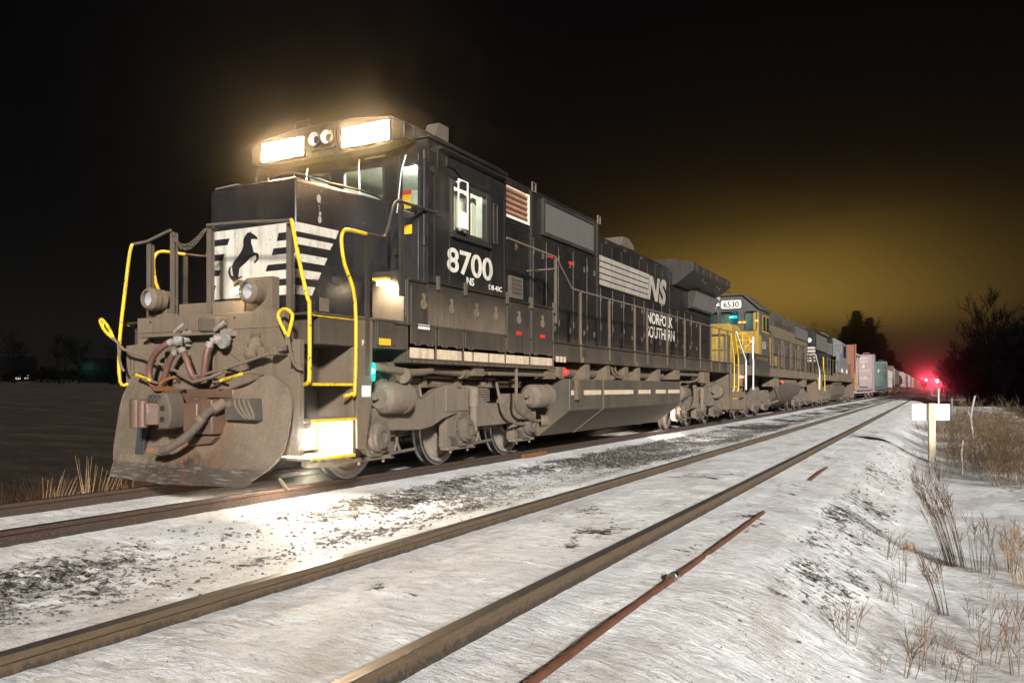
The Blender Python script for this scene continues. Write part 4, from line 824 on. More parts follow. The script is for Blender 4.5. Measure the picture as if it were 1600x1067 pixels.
def simple_loco(root, L, hw, m_side, m_hood, hood, tank, axles, seedname):
    u = MB(); u.box(-1.5, 1.5, .05, L-.05, 1.60, 1.95); u.box(-.5, .5, .1, L-.1, 1.1, 1.6); u.build('underframe', M['dust'], root, .006)
    for y, d in ((0, 1), (L, -1)):
        p = MB(); a, b = sorted((y, y+d*.06)); p.box(-1.45, 1.45, a, b, .55, 1.95); p.box(-.95, .95, a, b, .25, .55); p.build('pilot_plate', M['dust'], root, .01)
        for s in (1, -1):
            w = MB(); a, b = sorted((y+d*.02, y+d*.7))
            for z in (.4, .8, 1.2): w.box(*sorted((s*.95, s*1.48)), a, b, z, z+.03)
            w.box(*sorted((s*.92, s*.96)), a, b, .4, 1.9); a, b = sorted((y+d*.70, y+d*.76)); w.box(*sorted((s*.92, s*1.5)), a, b, .35, 1.7)
            w.build('step_well', M['dust'], root, .006)
        c = MB(); a, b = sorted((y, y-d*.55)); c.box(-.16, .16, a, b, .72, 1.0); c.build('coupler', M['ruststeel'], root, .03)
        f = MB()
        for x in (-1.1, -.45, .45, 1.1): f.box(x-.025, x+.025, y+d*.02-.02, y+d*.02+.02, 1.95, 2.95)
        f.tube([(-1.1, y+d*.02, 2.95), (1.1, y+d*.02, 2.95)], .02, 6); f.tube([(-1.1, y+d*.02, 2.45), (1.1, y+d*.02, 2.45)], .014, 6); f.build('end_handrail', M['grime'], root)
    for k in axles: truck(root, k, detail=False)
    h = MB()
    for i in range(int((hood[1]-hood[0])/1.55)+1): post(h, 1.5, hood[0]+i*1.55, 1.66, 2.98, .035)
    h.tube([(1.5, hood[0], 2.97), (1.5, hood[1]+.2, 2.97)], .02, 6); h.build('side_handrail', M['dust'], root)
    h = MB(); post(h, -1.5, hood[0], 1.66, 2.98); post(h, -1.5, hood[1], 1.66, 2.98); h.tube([(-1.5, hood[0], 2.97), (-1.5, hood[1], 2.97)], .02, 6); h.build('side_handrail', M['dust'], root)

L2 = empty('locomotive', (XT, 27.75, 0), 'yellow and grey locomotive with 6530 on its number board, second in the train', 'locomotive', 'locomotives pulling the train')
simple_loco(L2, 21.1, .9, 'ypaint', 'ydark', (6.0, 19.8), None, [lambda a: 2.3+a, lambda a: 18.6-a], '')
q = MB(); q.prism([(-.84,1.96),(.84,1.96),(.84,3.36),(.74,3.50),(-.74,3.50),(-.84,3.36)], 'y', 1.6, 3.2); N2 = q.build('nose', M['ypaint'], L2, .03)
q = MB(); q.box(-.3, .3, 1.575, 1.6, 2.0, 3.3); q.build('nose_door', M['ypaint'], N2, .01)
q = MB(); q.lathe([(.26,0),(.28,.02),(.30,0),(.28,-.02),(.26,0)], (1.02,2.6,2.92), (.6,-.8,0), 24); q.tube([(1.02-.2,2.6-.15,2.92),(1.02+.2,2.6+.15,2.92)], .012, 5); q.tube([(1.02,2.6,2.65),(1.02,2.6,3.19)], .012, 5); q.cyl((.84,2.75,2.92), (1.02,2.6,2.92), .03); q.build('brake_wheel', M['yellow'], L2)
SW2 = [(1.0,1.40,3.34,4.04),(-1.40,-1.0,3.34,4.04),(.06,.72,3.62,4.06),(-.72,-.06,3.62,4.06)]
c = MB(); wall(c, 'y', 3.2, 3.25, -1.51, 1.51, 3.30, 4.13, SW2); c.prism([(-1.51,4.131),(1.51,4.131),(.92,4.66),(-.92,4.66)], 'y', 3.2, 3.25)
c.box(1.46, 1.51, 3.25, 5.35, 3.15, 4.13); c.box(-1.51, -1.46, 3.25, 5.35, 1.96, 4.13); c.box(-1.46, 1.46, 5.30, 5.35, 1.96, 4.13); C2 = c.build('cab', M['ygrey'], L2)
q = MB(); q.box(-1.50, 1.50, 3.2, 3.25, 1.96, 3.299); q.box(1.30, 1.506, 3.192, 3.2, 1.96, 4.0); q.box(1.46, 1.505, 3.25, 3.75, 1.96, 3.149); q.build('cab_front_panel', M['ypaint'], C2)
q = MB(); q.box(1.46, 1.505, 3.75, 5.35, 2.42, 3.149); q.build('number_panel', M['ydark'], C2); text('cab_number', '6530', .40, (1.507,3.85,2.66), SIDE, M['letterdull'], L2, .01, .95)
q = MB(); q.prism([(-1.56,4.10),(-1.51,4.132),(-.92,4.665),(.92,4.665),(1.51,4.132),(1.56,4.10),(1.58,4.16),(.95,4.73),(-.95,4.73),(-1.58,4.16)], 'y', 3.12, 5.45); q.build('cab_roof', M['ydark'], L2, .01)
for s in (1, -1):
    x0, x1 = sorted((s*.08, s*.86))
    q = MB(); q.prism([p for c0, a in (((x1-.08, 4.42), 0), ((x0+.08, 4.42), 90), ((x0+.08, 4.26), 180), ((x1-.08, 4.26), 270)) for p in arc(c0, .08, a, a+90, 4)], 'y', 3.17, 3.2); NB = q.build('number_board', M['reflwhite'], L2)
    q = MB(); frame_ring(q, x0, x1, 4.18, 4.50, 3.165, 3.201, .025, .08); q.build('board_frame', M['rubber'], NB)
    text('board_number', '6530', .30, ((x0+x1)/2, 3.168, 4.235), FRONT, M['rubber'], NB, .006, 1.0, 'CENTER')
q = MB()
for z in (4.58, 4.36): q.lathe([(.09,0),(.10,.02),(.10,.06),(.085,.065)], (-.0,3.2,z), (0,-1,0), 20)
HH = q.build('headlight', M['ydark'], L2)
for z in (4.58, 4.36):
    q = MB(); q.lathe([(0,.03),(.05,.04),(.085,.06)], (-.0,3.2,z), (0,-1,0), 20); q.build('lens', M['chrome'], HH)
for x0, x1, z0, z1 in SW2:
    q = MB(); frame_ring(q, x0, x1, z0, z1, 3.185, 3.202, .03, .07); W = q.build('front_window', M['rubber'], C2); q = MB(); q.box(x0, x1, 3.215, 3.222, z0, z1); q.build('pane', M['glass'], W)
q = MB(); q.box(-1.45, 1.45, 4.6, 4.64, 2.5, 4.1); q.build('cab_lining', M['cabgreen'], C2); q = MB(); q.box(.35, .70, 3.5, 3.7, 3.55, 4.0); q.build('control_cabinet', M['cyanglow'], C2)  # cabinet given a teal glow for the light inside the cab
q = MB(); q.box(.36, .62, 3.48, 3.498, 3.86, 3.90); q.build('control_screen', M['cyan_lamp'], C2); q = MB(); q.box(.0, .18, 3.48, 3.5, 3.93, 4.03); q.build('cab_notice', M['reflwhite'], C2)
for x, z in ((.82,3.64),(.98,3.64),(1.44,3.68),(-.05,3.56),(.6,3.50)):
    q = MB(); q.box(x-.07, x+.03, 3.17, 3.20, z-.025, z+.03); q.build('marker_lamp', M['warm_small'], L2)  # small orange boxes with a glow of their own
q = MB()
for a, b in ((3.85,4.45),(4.5,5.15)): q.box(1.51, 1.53, a, b, 3.28, 3.95)
SWi = q.build('side_window', M['ypaint'], L2, .005); q = MB()
for a, b in ((3.92,4.40),(4.56,5.08)): q.box(1.53, 1.534, a, b, 3.34, 3.9)
q.build('pane', M['glassdark'], SWi)
q = MB(); q.tube([(-.1,3.3,4.73),(-.1,3.3,4.84),(.4,3.3,4.84),(.4,3.3,4.73)], .012, 6); q.build('antenna', M['rubber'], L2)
q = MB(); q.box(.9, 1.52, 2.1, 5.38, 1.60, 2.42); BB2 = q.build('battery_box', M['grime'], L2, .01)
q = MB()
for i in range(7): q.box(1.52, 1.523, 2.7+i*.36, 2.78+i*.36, 2.20, 2.32)
q.build('yellow_marks', M['ypaint'], BB2)
q = MB(); q.prism([(-.9,1.96),(.9,1.96),(.9,4.42),(.74,4.66),(-.74,4.66),(-.9,4.42)], 'y', 5.36, 20.8); HD2 = q.build('hood', M['ydark'], L2, .01)
q = MB(); q.box(.9, .93, 5.5, 9.0, 2.15, 3.35); q.box(.9, .925, 9.6, 10.6, 2.15, 2.6); q.build('yellow_hood_panel', M['ypaint'], HD2, .008)
q = MB(); q.box(.9, .925, 9.0, 20.4, 3.45, 3.95); q.build('hood_band', M['ybrown'], HD2, .008)
for i in range(13):
    q = MB(); a = 9.05+i*.86; q.box(.9, .93, a, a+.80, 2.12 if not 9.5 < a < 10.6 else 2.62, 3.42); q.box(.93, .94, a+.68, a+.72, 2.75, 2.9); q.build('hood_door', M['ydark' if i % 3 else 'ybrown'], HD2, .01)
q = MB(); wall(q, 'x', .9, .95, 15.8, 20.6, 3.72, 4.45, [(15.95,20.5,3.80,4.40)]); SC2 = q.build('screen_frame', M['grime'], HD2, .01); q = MB(); q.box(.9, .93, 15.95, 20.5, 3.80, 4.40); q.build('intake_screen', M['screen'], SC2)
q = MB()
for i in range(9): q.box(.9, .903, 10.2+i*.6, 10.2+i*.6+.3, 3.98, 4.22)
q.build('faded_lettering', M['grime'], HD2)
q = MB()
for y, w_ in ((7.2,.8),(9.4,1.2),(11.5,.7),(14.0,.5)): q.box(-.4, .4, y, y+w_, 4.64, 4.84)
q.build('roof_hatch', M['ydark'], HD2, .05)
q = MB(); q.box(.95, 1.02, 5.42, 5.52, 3.62, 3.74); q.build('hood_marker', M['red_marker'], L2)
q = MB(); q.prism([(.95,2.95),(1.5,2.95),(1.5,2.99),(.95,2.99)], 'y', 5.4, 5.43); q.tube([(1.0,5.45,3.6),(1.25,6.4,3.0),(1.5,6.9,2.97)], .025, 6); q.tube([(1.5,5.4,3.5),(1.5,6.9,2.97)], .025, 6); q.build('walkway_brace', M['dust'], L2)
q = MB(); q.prism([(1.40+.0*a, 1.30) for a in (0,)]+[(1.42*math.cos(R(a)), 1.30+1.06*math.sin(R(a))) for a in range(0, -181, -15)], 'y', 8.3, 14.6); q.build('fuel_tank', M['dustd'], L2, ang=40)
q = MB(); q.cyl((1.15,9.0,1.40), (1.15,13.5,1.40), .22, n=24); q.build('air_reservoir', M['dust'], L2); q = MB(); q.ball((1.42,8.9,1.40), .06, 8); q.build('red_cap', M['red_lamp'], L2)
for y in (7.0, 7.6, 15.2, 16.0): q = MB(); q.box(.9, 1.45, y, y+.3, 1.2, 1.6); q.build('underfloor_box', M['dust'], L2, .01)
q = MB(); q.tube([(1.4,7.0,1.2),(1.42,7.5,.9),(1.40,8.0,.62),(1.2,7.4,.5)], .05, 6, 3); q.build('underfloor_piping', M['dust'], L2)
for a, b in ((-.0, .62), (1.9, 1.35)):
    h = MB(); h.tube([(1.53,a-.8+(.0 if a < 1 else .9),3.0),(1.55,a-.1 if a < 1 else a-.1,2.5 if a < 1 else 2.4),(1.57,a+.5 if a < 1 else a-.1,2.12),(1.57,a+.55 if a < 1 else a-.1+.0,2.0),(1.57,a+.55 if a < 1 else a-.12,1.08)], .026, 8, 3); h.build('step_handrail', M['whitepaint'], L2)
h = MB(); h.tube([(1.52,19.3,2.98),(1.54,20.3,2.4),(1.56,20.7,2.0),(1.56,20.7,1.05)], .028, 6, 3); h.build('step_handrail', M['whitepaint'], L2)
h = MB(); h.tube([(1.54,20.2,1.75),(1.56,20.35,1.1)], .024, 6); h.build('step_handrail', M['yellow'], L2)
q = MB(); q.prism([(1.0,1.52),(1.15,1.46),(1.45,1.49),(1.50,1.56),(1.3,1.60),(1.05,1.58)], 'y', .66, .70); q.build('step_lamp', M['pink_lamp'], L2)  # no real lamp: glowing plate added for a red light trail
q = MB(); q.box(1.16, 1.34, 3.12, 3.14, 2.84, 2.96); q.build('cab_side_lamp', M['pink_lamp'], L2)  # a label, not a lamp, given a reddish glow
lamp('cab_ceiling_light', (XT+.4, 27.75+3.9, 4.05), 8, (.7, 1, .95), .1); lamp('step_lamp_light', (XT+1.3, 27.75+.45, 1.6), 5, (1, .5, .45), .1)  # the reddish lamp by the steps is added with the light trail
# white glare of a ground lamp under its front
lamp('ground_light', (XT+.9, 20.75, .45), 60, (1, .93, .82), .1)

# ================================================================ third locomotive (black, running long hood first)
L3 = empty('locomotive', (XT, 49.5, 0), 'farthest black locomotive, hood end first with white stripes, coupled behind the yellow one', 'locomotive', 'locomotives pulling the train')
simple_loco(L3, 22.3, .91, 'black', 'black', (3.3, 20.0), None, [lambda a: 2.2+a, lambda a: 20.1-a], '')
q = MB(); q.prism([(-.91,1.96),(.91,1.96),(.91,4.58),(.75,4.76),(-.75,4.76),(-.91,4.58)], 'y', 1.9, 12.1); H3 = q.build('hood', M['black_side'], L3, .02)
q = MB()
for i in range(5): z = 2.74+i*.195; q.box(-.915, .915, 1.885, 1.899, z, z+.115); q.box(.911, .918, 1.9, 2.3, z, z+.115)
q.build('hood_stripes', M['white'], H3)
q = MB(); q.lathe([(0,0),(.12,0),(.15,.01),(.15,.02),(0,.025)], (.62,1.9,4.05), (0,-1,0), 22); q.build('number_plate', M['white'], H3)
q = MB(); wall(q, 'x', .911, .95, 2.4, 8.0, 3.45, 4.55, [(2.55,7.9,3.52,4.48)]); S3 = q.build('screen_frame', M['black'], H3, .01); q = MB(); q.box(.911, .935, 2.55, 7.9, 3.52, 4.48); q.build('intake_screen', M['screen'], S3)
for i in range(11):
    q = MB(); q.box(.911, .935, 2.4+i*.86, 3.2+i*.86, 2.1, 3.38); q.box(.935, .945, 3.05+i*.86, 3.1+i*.86, 2.7, 2.9); q.build('hood_door', M['black'], H3, .01)
q = MB()
for i in range(5): q.box(.911, .93, 8.2, 11.4, 3.50+i*.16, 3.56+i*.16)
q.build('louver', M['letterdull'], H3)
q = MB(); q.box(-.7, .7, 8.1, 11.6, 4.74, 4.92); q.build('fan_housing', M['dustd'], H3, .05)
q = MB(); q.box(-1.5, 1.5, 12.1, 15.9, 1.96, 4.20); q.prism([(-1.5,4.201),(1.5,4.201),(1.5,4.35),(1.0,4.72),(-1.0,4.72),(-1.5,4.35)], 'y', 12.05, 15.95); C3 = q.build('cab', M['greywhite'], L3, .02)
q = MB(); wall(q, 'x', 1.5, 1.53, 12.9, 14.9, 3.35, 4.18, [(13.0,14.8,3.42,4.10)]); W3 = q.build('side_window', M['rubber'], C3); q = MB(); q.box(1.50, 1.512, 13.0, 14.8, 3.42, 4.10); q.build('pane', M['glassdark'], W3)
q = MB(); q.box(1.3, 1.52, 10.0, 12.05, 2.2, 3.6); q.build('equipment_cabinet', M['greywhite'], L3, .02)
q = MB(); q.box(-.9, .9, 15.95, 19.6, 1.96, 3.7); q.build('nose', M['black'], L3, .05)
q = MB(); q.box(1.2, 1.53, 9.4, 16.0, 1.62, 2.15); q.build('battery_box', M['black'], L3, .01)
for y in (11.3, 14.6):
    q = MB(); q.box(1.532, 1.54, y, y+1.1, 2.22, 2.50); q.build('lit_label', M['reflwhite'], L3)
q = MB(); q.prism([(-1.45,1.35),(1.45,1.35),(1.45,.7),(1.1,.3),(-1.1,.3),(-1.45,.7)], 'y', 6.8, 14.4); q.build('fuel_tank', M['dustd'], L3, .02)
q = MB(); q.cyl((1.2,8.6,1.5), (1.2,13.4,1.5), .17, n=18); q.build('air_reservoir', M['dustd'], L3)
for pts in ([(1.5,1.1,2.95),(1.53,.75,2.95),(1.56,.70,2.85),(1.56,.8,2.2),(1.57,1.2,1.9),(1.57,1.25,.95)], [(1.57,21.5,2.4),(1.57,21.7,2.0),(1.57,21.75,1.0)]):
    h = MB(); h.tube(pts, .034, 6, 3); h.build('step_handrail', M['yellow'], L3)

# ================================================================ freight cars
def freight_truck(parent, y):
    f = MB()
    for s in (1, -1): f.prism([(y-1.15,.42),(y-1.1,.62),(y-.5,.72),(y-.35,.86),(y+.35,.86),(y+.5,.72),(y+1.1,.62),(y+1.15,.42),(y+.75,.36),(y+.35,.22),(y-.35,.22),(y-.75,.36)], 'x', s*.96, s*1.10)
    f.box(-1.0, 1.0, y-.2, y+.2, .45, .85); F = f.build('truck', M['rust'], parent, .01)
    for k in (-.89, .89): wheelset(y+k, F, .42)
def car_base(name, y, L, label, cat, deck, group, z=1.05):
    t = empty(name, (XT, 6.45+y, 0), label, cat, group)
    u = MB(); u.box(-1.45, 1.45, 0, L, z-.12, z+.12); u.box(-.35, .35, -.4, L+.4, z-.35, z-.12)
    for yy in (0.0, L-.1): u.box(-1.5, 1.5, yy, yy+.1, z-.3, z+.15)
    for k in range(7): u.box(-1.3, 1.3, .6+k*(L-1.4)/6, .8+k*(L-1.4)/6, z-.4, z-.12)
    u.build('underframe', deck, t)
    for yy in (1.9, L-1.9): freight_truck(t, yy)
    return t
PK = paint('faded_pink_brown_paint', (.30,.20,.19), .6, .5, dcol=(.42,.36,.35), bump=.1); GR = paint('faded_green_paint', (.05,.095,.075), .6, .6, dcol=(.22,.27,.25), bump=.1)
OB = paint('orange_brown_paint', (.26,.085,.045), .6, .4, dcol=(.2,.12,.09), bump=.1); BR = paint('brown_car_paint', (.13,.06,.045), .65, .4, dcol=(.17,.11,.09), bump=.1)
CR = paint('cream_car_paint', (.42,.36,.27), .6, .4, dcol=(.22,.18,.14), bump=.1); DG = paint('dark_grey_car', (.055,.052,.05), .6, .4, dcol=(.11,.095,.08), bump=.1)
BK = paint('black_tank_paint', (.016,.016,.018), .4, .3, bump=.05); BL = paint('pale_blue_car_paint', (.30,.34,.42), .6, .3, dcol=(.3,.28,.28), bump=.1); LM = plain('wrapped_lumber', (.50,.48,.44), .55, 0, .15, 3)
def marks(name, par, y, rows, m, t=.01):
    q = MB()
    for z, h, spans in rows:
        for a, b in spans: q.box(a, b, y-t, y-.002, z, z+h)
    return q.build(name, m, par)
GRP = 'freight cars behind the locomotives'
def centerbeam(y, L, mA, mB, label, beam, logo):
    t = car_base('centerbeam_flatcar', y, L, label, 'freight car', mB, GRP)
    for k, (y0, mm) in enumerate(((0, mA), (L-.35, mB))):
        b = MB(); b.box(-1.45, 1.45, y0, y0+.3, 1.17, 4.82)
        for x in (-1.45, -.75, 0, .75, 1.33): b.box(x-.0, x+.12, y0+.3, y0+.36, 1.17, 4.82)
        b.box(-1.5, -1.38, y0-.05, y0, 1.17, 4.86); b.box(1.38, 1.5, y0-.05, y0, 1.17, 4.86); B = b.build('bulkhead', mm, t, .02)
        if k: 
            marks('stencil_lines', B, y0, [(4.42,.07,[(-.2,.95)]),(4.28,.05,[(.05,.75)]),(4.02,.09,[(-.1,.85)]),(3.02,.07,[(-.35,.2),(.3,.7),(.8,1.1)]),(2.30,.07,[(.15,.35),(.5,.75)]),(2.14,.06,[(.05,.95)])] if logo else [(3.6,.06,[(-.6,1.2)]),(3.0,.05,[(-.5,1.1)]),(2.6,.07,[(-.5,.2),(.4,1.1)]),(2.2,.05,[(-.5,1.2)])], M['letter'] if logo else M['letterdull'])
            q = MB(); q.prism([(.22,3.35),(.55,3.35),(.52,3.62),(.46,3.95),(.40,3.62)], 'y', y0-.012, y0-.002); q.build('stencil_emblem', M['letter'], B)
    c = MB(); c.box(-.16, .16, .3, L-.3, 4.55, 4.78); c.box(-.12, .12, .3, L-.3, 1.17, 1.4)
    n = 9
    for i in range(n+1): yy = .4+i*(L-.8)/n; c.box(-.07, .07, yy-.08, yy+.08, 1.3, 4.6)
    for i in range(n): yy = .4+i*(L-.8)/n; e = (L-.8)/n; c.tube([(0,yy,1.4 if i % 2 else 4.5),(0,yy+e,4.5 if i % 2 else 1.4)], .06, 4)
    c.build('centre_beam', beam, t)
    q = MB(); q.box(-1.5, -1.2, L-.3, L-.2, 4.7, 5.0); q.tube([(.4,L-.2,4.82),(.4,L-.2,4.98),(1.0,L-.2,4.98),(1.0,L-.2,4.82)], .04, 4); q.build('end_platform', mB, t)
    q = MB(); q.box(-1.3, .9, L-1.5, L-.5, 1.17, 1.3); q.build('deck_chain', M['rubber'], t)
    return t
centerbeam(66.9, 23.0, OB, PK, 'pinkish brown centre-beam flatcar right behind the last locomotive', PK, True)
centerbeam(91.6, 24.8, GR, GR, 'green centre-beam flatcar behind the pinkish one', GR, False)
t = car_base('lumber_flatcar', 118.8, 19.5, 'orange-brown bulkhead flatcar carrying pale wrapped lumber', 'freight car', OB, GRP)
q = MB(); q.box(-1.45, 1.45, 0, .3, 1.17, 4.75); q.build('bulkhead', OB, t, .02); q = MB(); q.box(-1.45, 1.45, 19.2, 19.5, 1.17, 4.75); q.build('bulkhead', BR, t, .02)
for i in range(4):
    for j in range(2): q = MB(); q.box(-1.3, 1.35, .5+i*4.65, 5.0+i*4.65, 1.22+j*1.3, 2.48+j*1.3); q.build('lumber_bundle', LM, t, .03)
def hopper(y, mA, label):
    t = car_base('hopper_car', y, 18.0, label, 'freight car', DG, GRP)
    b = MB(); b.prism([(-1.5,1.7),(1.5,1.7),(1.5,4.2),(1.1,4.65),(-1.1,4.65),(-1.5,4.2)], 'y', 1.2, 16.8)
    for i in range(4): b.prism([(2.0+i*3.8,1.7),(5.4+i*3.8,1.7),(4.2+i*3.8,.8),(3.2+i*3.8,.8)], 'x', -1.2, 1.2)
    b.build('body', DG, t, .02); e = MB(); e.prism([(-1.5,1.4),(1.5,1.4),(1.5,4.25),(1.1,4.7),(-1.1,4.7),(-1.5,4.25)], 'y', .2, .35); e.build('end_sheet', mA, t, .02)
    for s in range(12): 
        pass
    r = MB()
    for i in range(12): r.box(1.5, 1.56, 1.6+i*1.3, 1.72+i*1.3, 1.7, 4.2)
    r.build('side_post', DG, t); w = MB(); w.box(-.5, .5, 1.0, 17.0, 4.7, 4.8); w.build('roof_walk', mA, t)
hopper(140.5, CR, 'dark grey covered hopper with a cream end, behind the lumber flatcar')
t = car_base('tank_car', 160.8, 18.0, 'black tank car with rounded ends', 'freight car', DG, GRP)
b = MB(); b.lathe([(0,0),(.7,.08),(1.2,.3),(1.48,.7),(1.52,1.0),(1.52,15.6),(1.48,15.9),(1.2,16.3),(.7,16.52),(0,16.6)], (0,.7,2.7), (0,1,0), 32); b.build('tank', BK, t); b = MB(); b.cyl((0,9,4.1), (0,9,4.6), .5); b.build('dome', BK, t)
def boxcar(y, L, m, label, H_=4.75, door=True):
    t = car_base('boxcar', y, L, label, 'freight car', DG, GRP)
    b = MB(); b.prism([(-1.5,1.17),(1.5,1.17),(1.5,H_-.25),(0,H_),(-1.5,H_-.25)], 'y', .15, L-.15); B = b.build('body', m, t, .02)
    r = MB()
    for i in range(int(L)): r.box(1.5, 1.55, .5+i, .6+i, 1.3, H_-.4)
    r.build('side_rib', m, t)
    d = MB(); d.box(1.55, 1.60, L/2-1.5, L/2+1.5, 1.3, H_-.4); d.build('sliding_door', m, t, .01)
    marks('stencil_lines', B, .15, [(3.9,.2,[(-.9,1.0)]),(3.3,.15,[(-.8,.9)]),(2.6,.3,[(-.6,.8)])], M['letter'])
    return t
y = 180.3
for i, (m, lb) in enumerate(((PK,'pinkish boxcar with white stencilling behind the black tank car'),(BR,'brown boxcar with pale lettering, between the pinkish and the pale blue boxcars'),(BL,'pale blue boxcar far down the train'),(BR,'dark brown boxcar just past the pale blue boxcar'),(CR,'cream boxcar tinted by the distant signal light'),
                             (OB,'orange-brown boxcar reddened by the signal, behind the cream boxcar'),(DG,'dark grey boxcar close to the far end of the visible train'),(BR,'last brown boxcar but one, glowing red under the signals'),(OB,'rearmost visible boxcar, lit red by the signals'))):
    boxcar(y, 17.2, m, lb, 4.75-.25*(i % 3 == 1)); y += 18.8
for i in range(12):
    c = boxcar(y, 17.2, (BR, OB, DG)[i % 3], 'boxcar too far down the train to tell from its neighbours, deep in red signal glow', 4.6); c['group'] = 'far boxcars in the red glow'; y += 18.8
# ================================================================ plants, posts, signals and far things
TH = R(27.929)
def twig(mb, p, d, L, r, rnd, depth, n=4, droop=0., kids=(3, 5), spread=.6, shrink=.62, sides=3, up=.12, sides_min=None):
    pts = [p.copy()]; q = p.copy(); dd = d.copy()
    for i in range(n):
        dd = (dd+Vector((rnd.gauss(0, .10), rnd.gauss(0, .10), rnd.gauss(0, .06)+up*.3-droop))).normalized(); q = q+dd*L/n; pts.append(q.copy())
    mb.tube(pts, [r*(1-.65*i/n) for i in range(n+1)], sides, caps=False)
    if depth:
        for k in range(rnd.randint(*kids)):
            t = rnd.uniform(.25, 1.0); i = min(n-1, int(t*n)); a = pts[i].lerp(pts[i+1], t*n-i)
            u = Vector((rnd.gauss(0, 1), rnd.gauss(0, 1), rnd.gauss(0, .6)+up)).normalized()
            twig(mb, a, (dd*(1-spread)+u*spread).normalized(), L*shrink*rnd.uniform(.7, 1.15), max(r*.6*(1-.3*t), .004 if sides_min is None else sides_min), rnd, depth-1, max(2, n-1), droop, kids, spread, shrink, sides, up, sides_min)
M['bark'] = plain('dark_bark', (.0030,.0027,.0034), .95, 0, .4, 3, .3); M['twigs'] = plain('dark_twigs', (.0022,.002,.0026), .95, 0, .3, 3, 0)  # wood left near black, its lack of light is put into the colour
M['barkfar'] = plain('night_bark', (.0014,.0013,.0013), .95, 0, .3, 3, .1); M['needles'] = plain('pine_needles', (.0016,.0019,.0016), .9, 0, .5, 2, 0)  # far trees near black, night shade put into bark and needles
def bare_tree(name, loc, h, seed, label, group, m1='bark', m2='twigs', stems=1, depth=4, spread=.52, lean=0.):
    rnd = random.Random(seed); t = empty(name, loc, label, 'tree', group); tr = MB(); cr = MB()
    for s in range(stems):
        p = Vector((rnd.gauss(0, .35)*(stems > 1), rnd.gauss(0, .35)*(stems > 1), -.3)); d = Vector((rnd.gauss(0, .10)+lean, rnd.gauss(0, .10), 1)).normalized(); n = 9; pts = [p]
        hh = h*(.8+.2*rnd.random())*(1 if s == 0 else .85)
        for i in range(n): d = (d+Vector((rnd.gauss(0, .05), rnd.gauss(0, .05), .05))).normalized(); pts.append(pts[-1]+d*hh*.82/n)
        r0 = h*.013; tr.tube(pts, [r0*(1-.88*i/n) for i in range(n+1)], 6, caps=False)
        for k in range(int(15 if stems == 1 else 9)):
            f = rnd.uniform(.28, 1.0); i = min(n-1, int(f*n)); a = pts[i].lerp(pts[i+1], f*n-i); an = rnd.uniform(0, 6.283)
            twig(cr, a, Vector((math.cos(an)*.8, math.sin(an)*.8, .75)).normalized(), h*(.36-.2*f), r0*.5*(1.15-f*.8), rnd, depth-2, 4, 0, (4, 7), spread, .58, 3, .3, .03)
    tr.build('trunk', M[m1], t, ang=60); cr.build('crown', M[m2], t, ang=60); return t
def conifer(loc, h, seed, label, group, w=.2):
    rnd = random.Random(seed); t = empty('pine_tree', loc, label, 'tree', group); tr = MB(); tr.cyl((0,0,-.3), (0,0,h*.97), h*.014, .02, 7); tr.build('trunk', M['barkfar'], t); cr = MB()
    z = h*.10
    while z < h*.985:
        f = z/h; R_ = h*w*(1-f)**.75*rnd.uniform(.75, 1.15)+.12
        for k in range(13):
            an = rnd.uniform(0, 6.283); L_ = R_*rnd.uniform(.55, 1.1); dx, dy = math.cos(an), math.sin(an)
            for j in range(9):
                s = (j+.6)/9*L_; c = Vector((dx*s, dy*s, z+s*.22-.25*s*s/max(R_, .3)*.6)); sz = (.14+.05*h/10)*(1.25-.6*j/9)
                for q in range(3):
                    a = rnd.uniform(0, 6.28); u = Vector((math.cos(a), math.sin(a), rnd.uniform(-.6, .5))).normalized()*sz*rnd.uniform(1.0, 2.2); v = u.cross(Vector((rnd.gauss(0, 1), rnd.gauss(0, 1), 1))).normalized()*sz*.45
                    b = c+Vector((rnd.gauss(0, sz), rnd.gauss(0, sz), rnd.gauss(0, sz*.6))); cr.add([b-u*.3, b+v, b+u, b-v], [(0, 1, 2, 3)])
        z += h*.020
    cr.build('crown', M['needles'], t, flat=True); return t
def at(px, w):   # ground point seen in the photograph's column px, w metres away
    r = (px-800)/1245*w; x = r*math.cos(TH)-w*math.sin(TH); y = w*math.cos(TH)+r*math.sin(TH); return x, y, base_z(x)
def hgt(py, w, z): return 1.143+(606-py)/1245*w-z
# right-hand wood
RW_ = 'bare trees of the wood on the right'
spec = [(1550,96,432,1,'tallest bare tree of the right-hand wood, its top highest against the sky'),(1572,88,452,1,'bare tree just right of the tallest one, two thin upright trunks'),(1592,82,470,2,'bare tree at the right edge of the wood, close to the field'),(1530,112,478,1,'slender bare tree left of the tallest one in the wood'),
        (1514,125,500,1,'bare tree halfway down the sloping edge of the right-hand wood'),(1500,150,522,1,'smaller bare tree towards the signal end of the wood'),(1486,200,552,1,'last low bare tree of the wood, nearest the red signal'),(1610,78,455,2,'bare tree partly cut by the right side of the view')]
for i, (px, w_, py, st_, lb) in enumerate(spec):
    x, y, z = at(px, w_); bare_tree('bare_tree', (x, y, z), hgt(py, w_, z), 40+i, lb, RW_, stems=st_+1, spread=.42)
src = []
for i in range(3): src.append(bare_tree('thicket_tree', (0, 0, -50), 6.5, 90+i, 'low dark tree in the thicket under the right-hand wood', 'low trees of the right-hand thicket', stems=6, spread=.5))
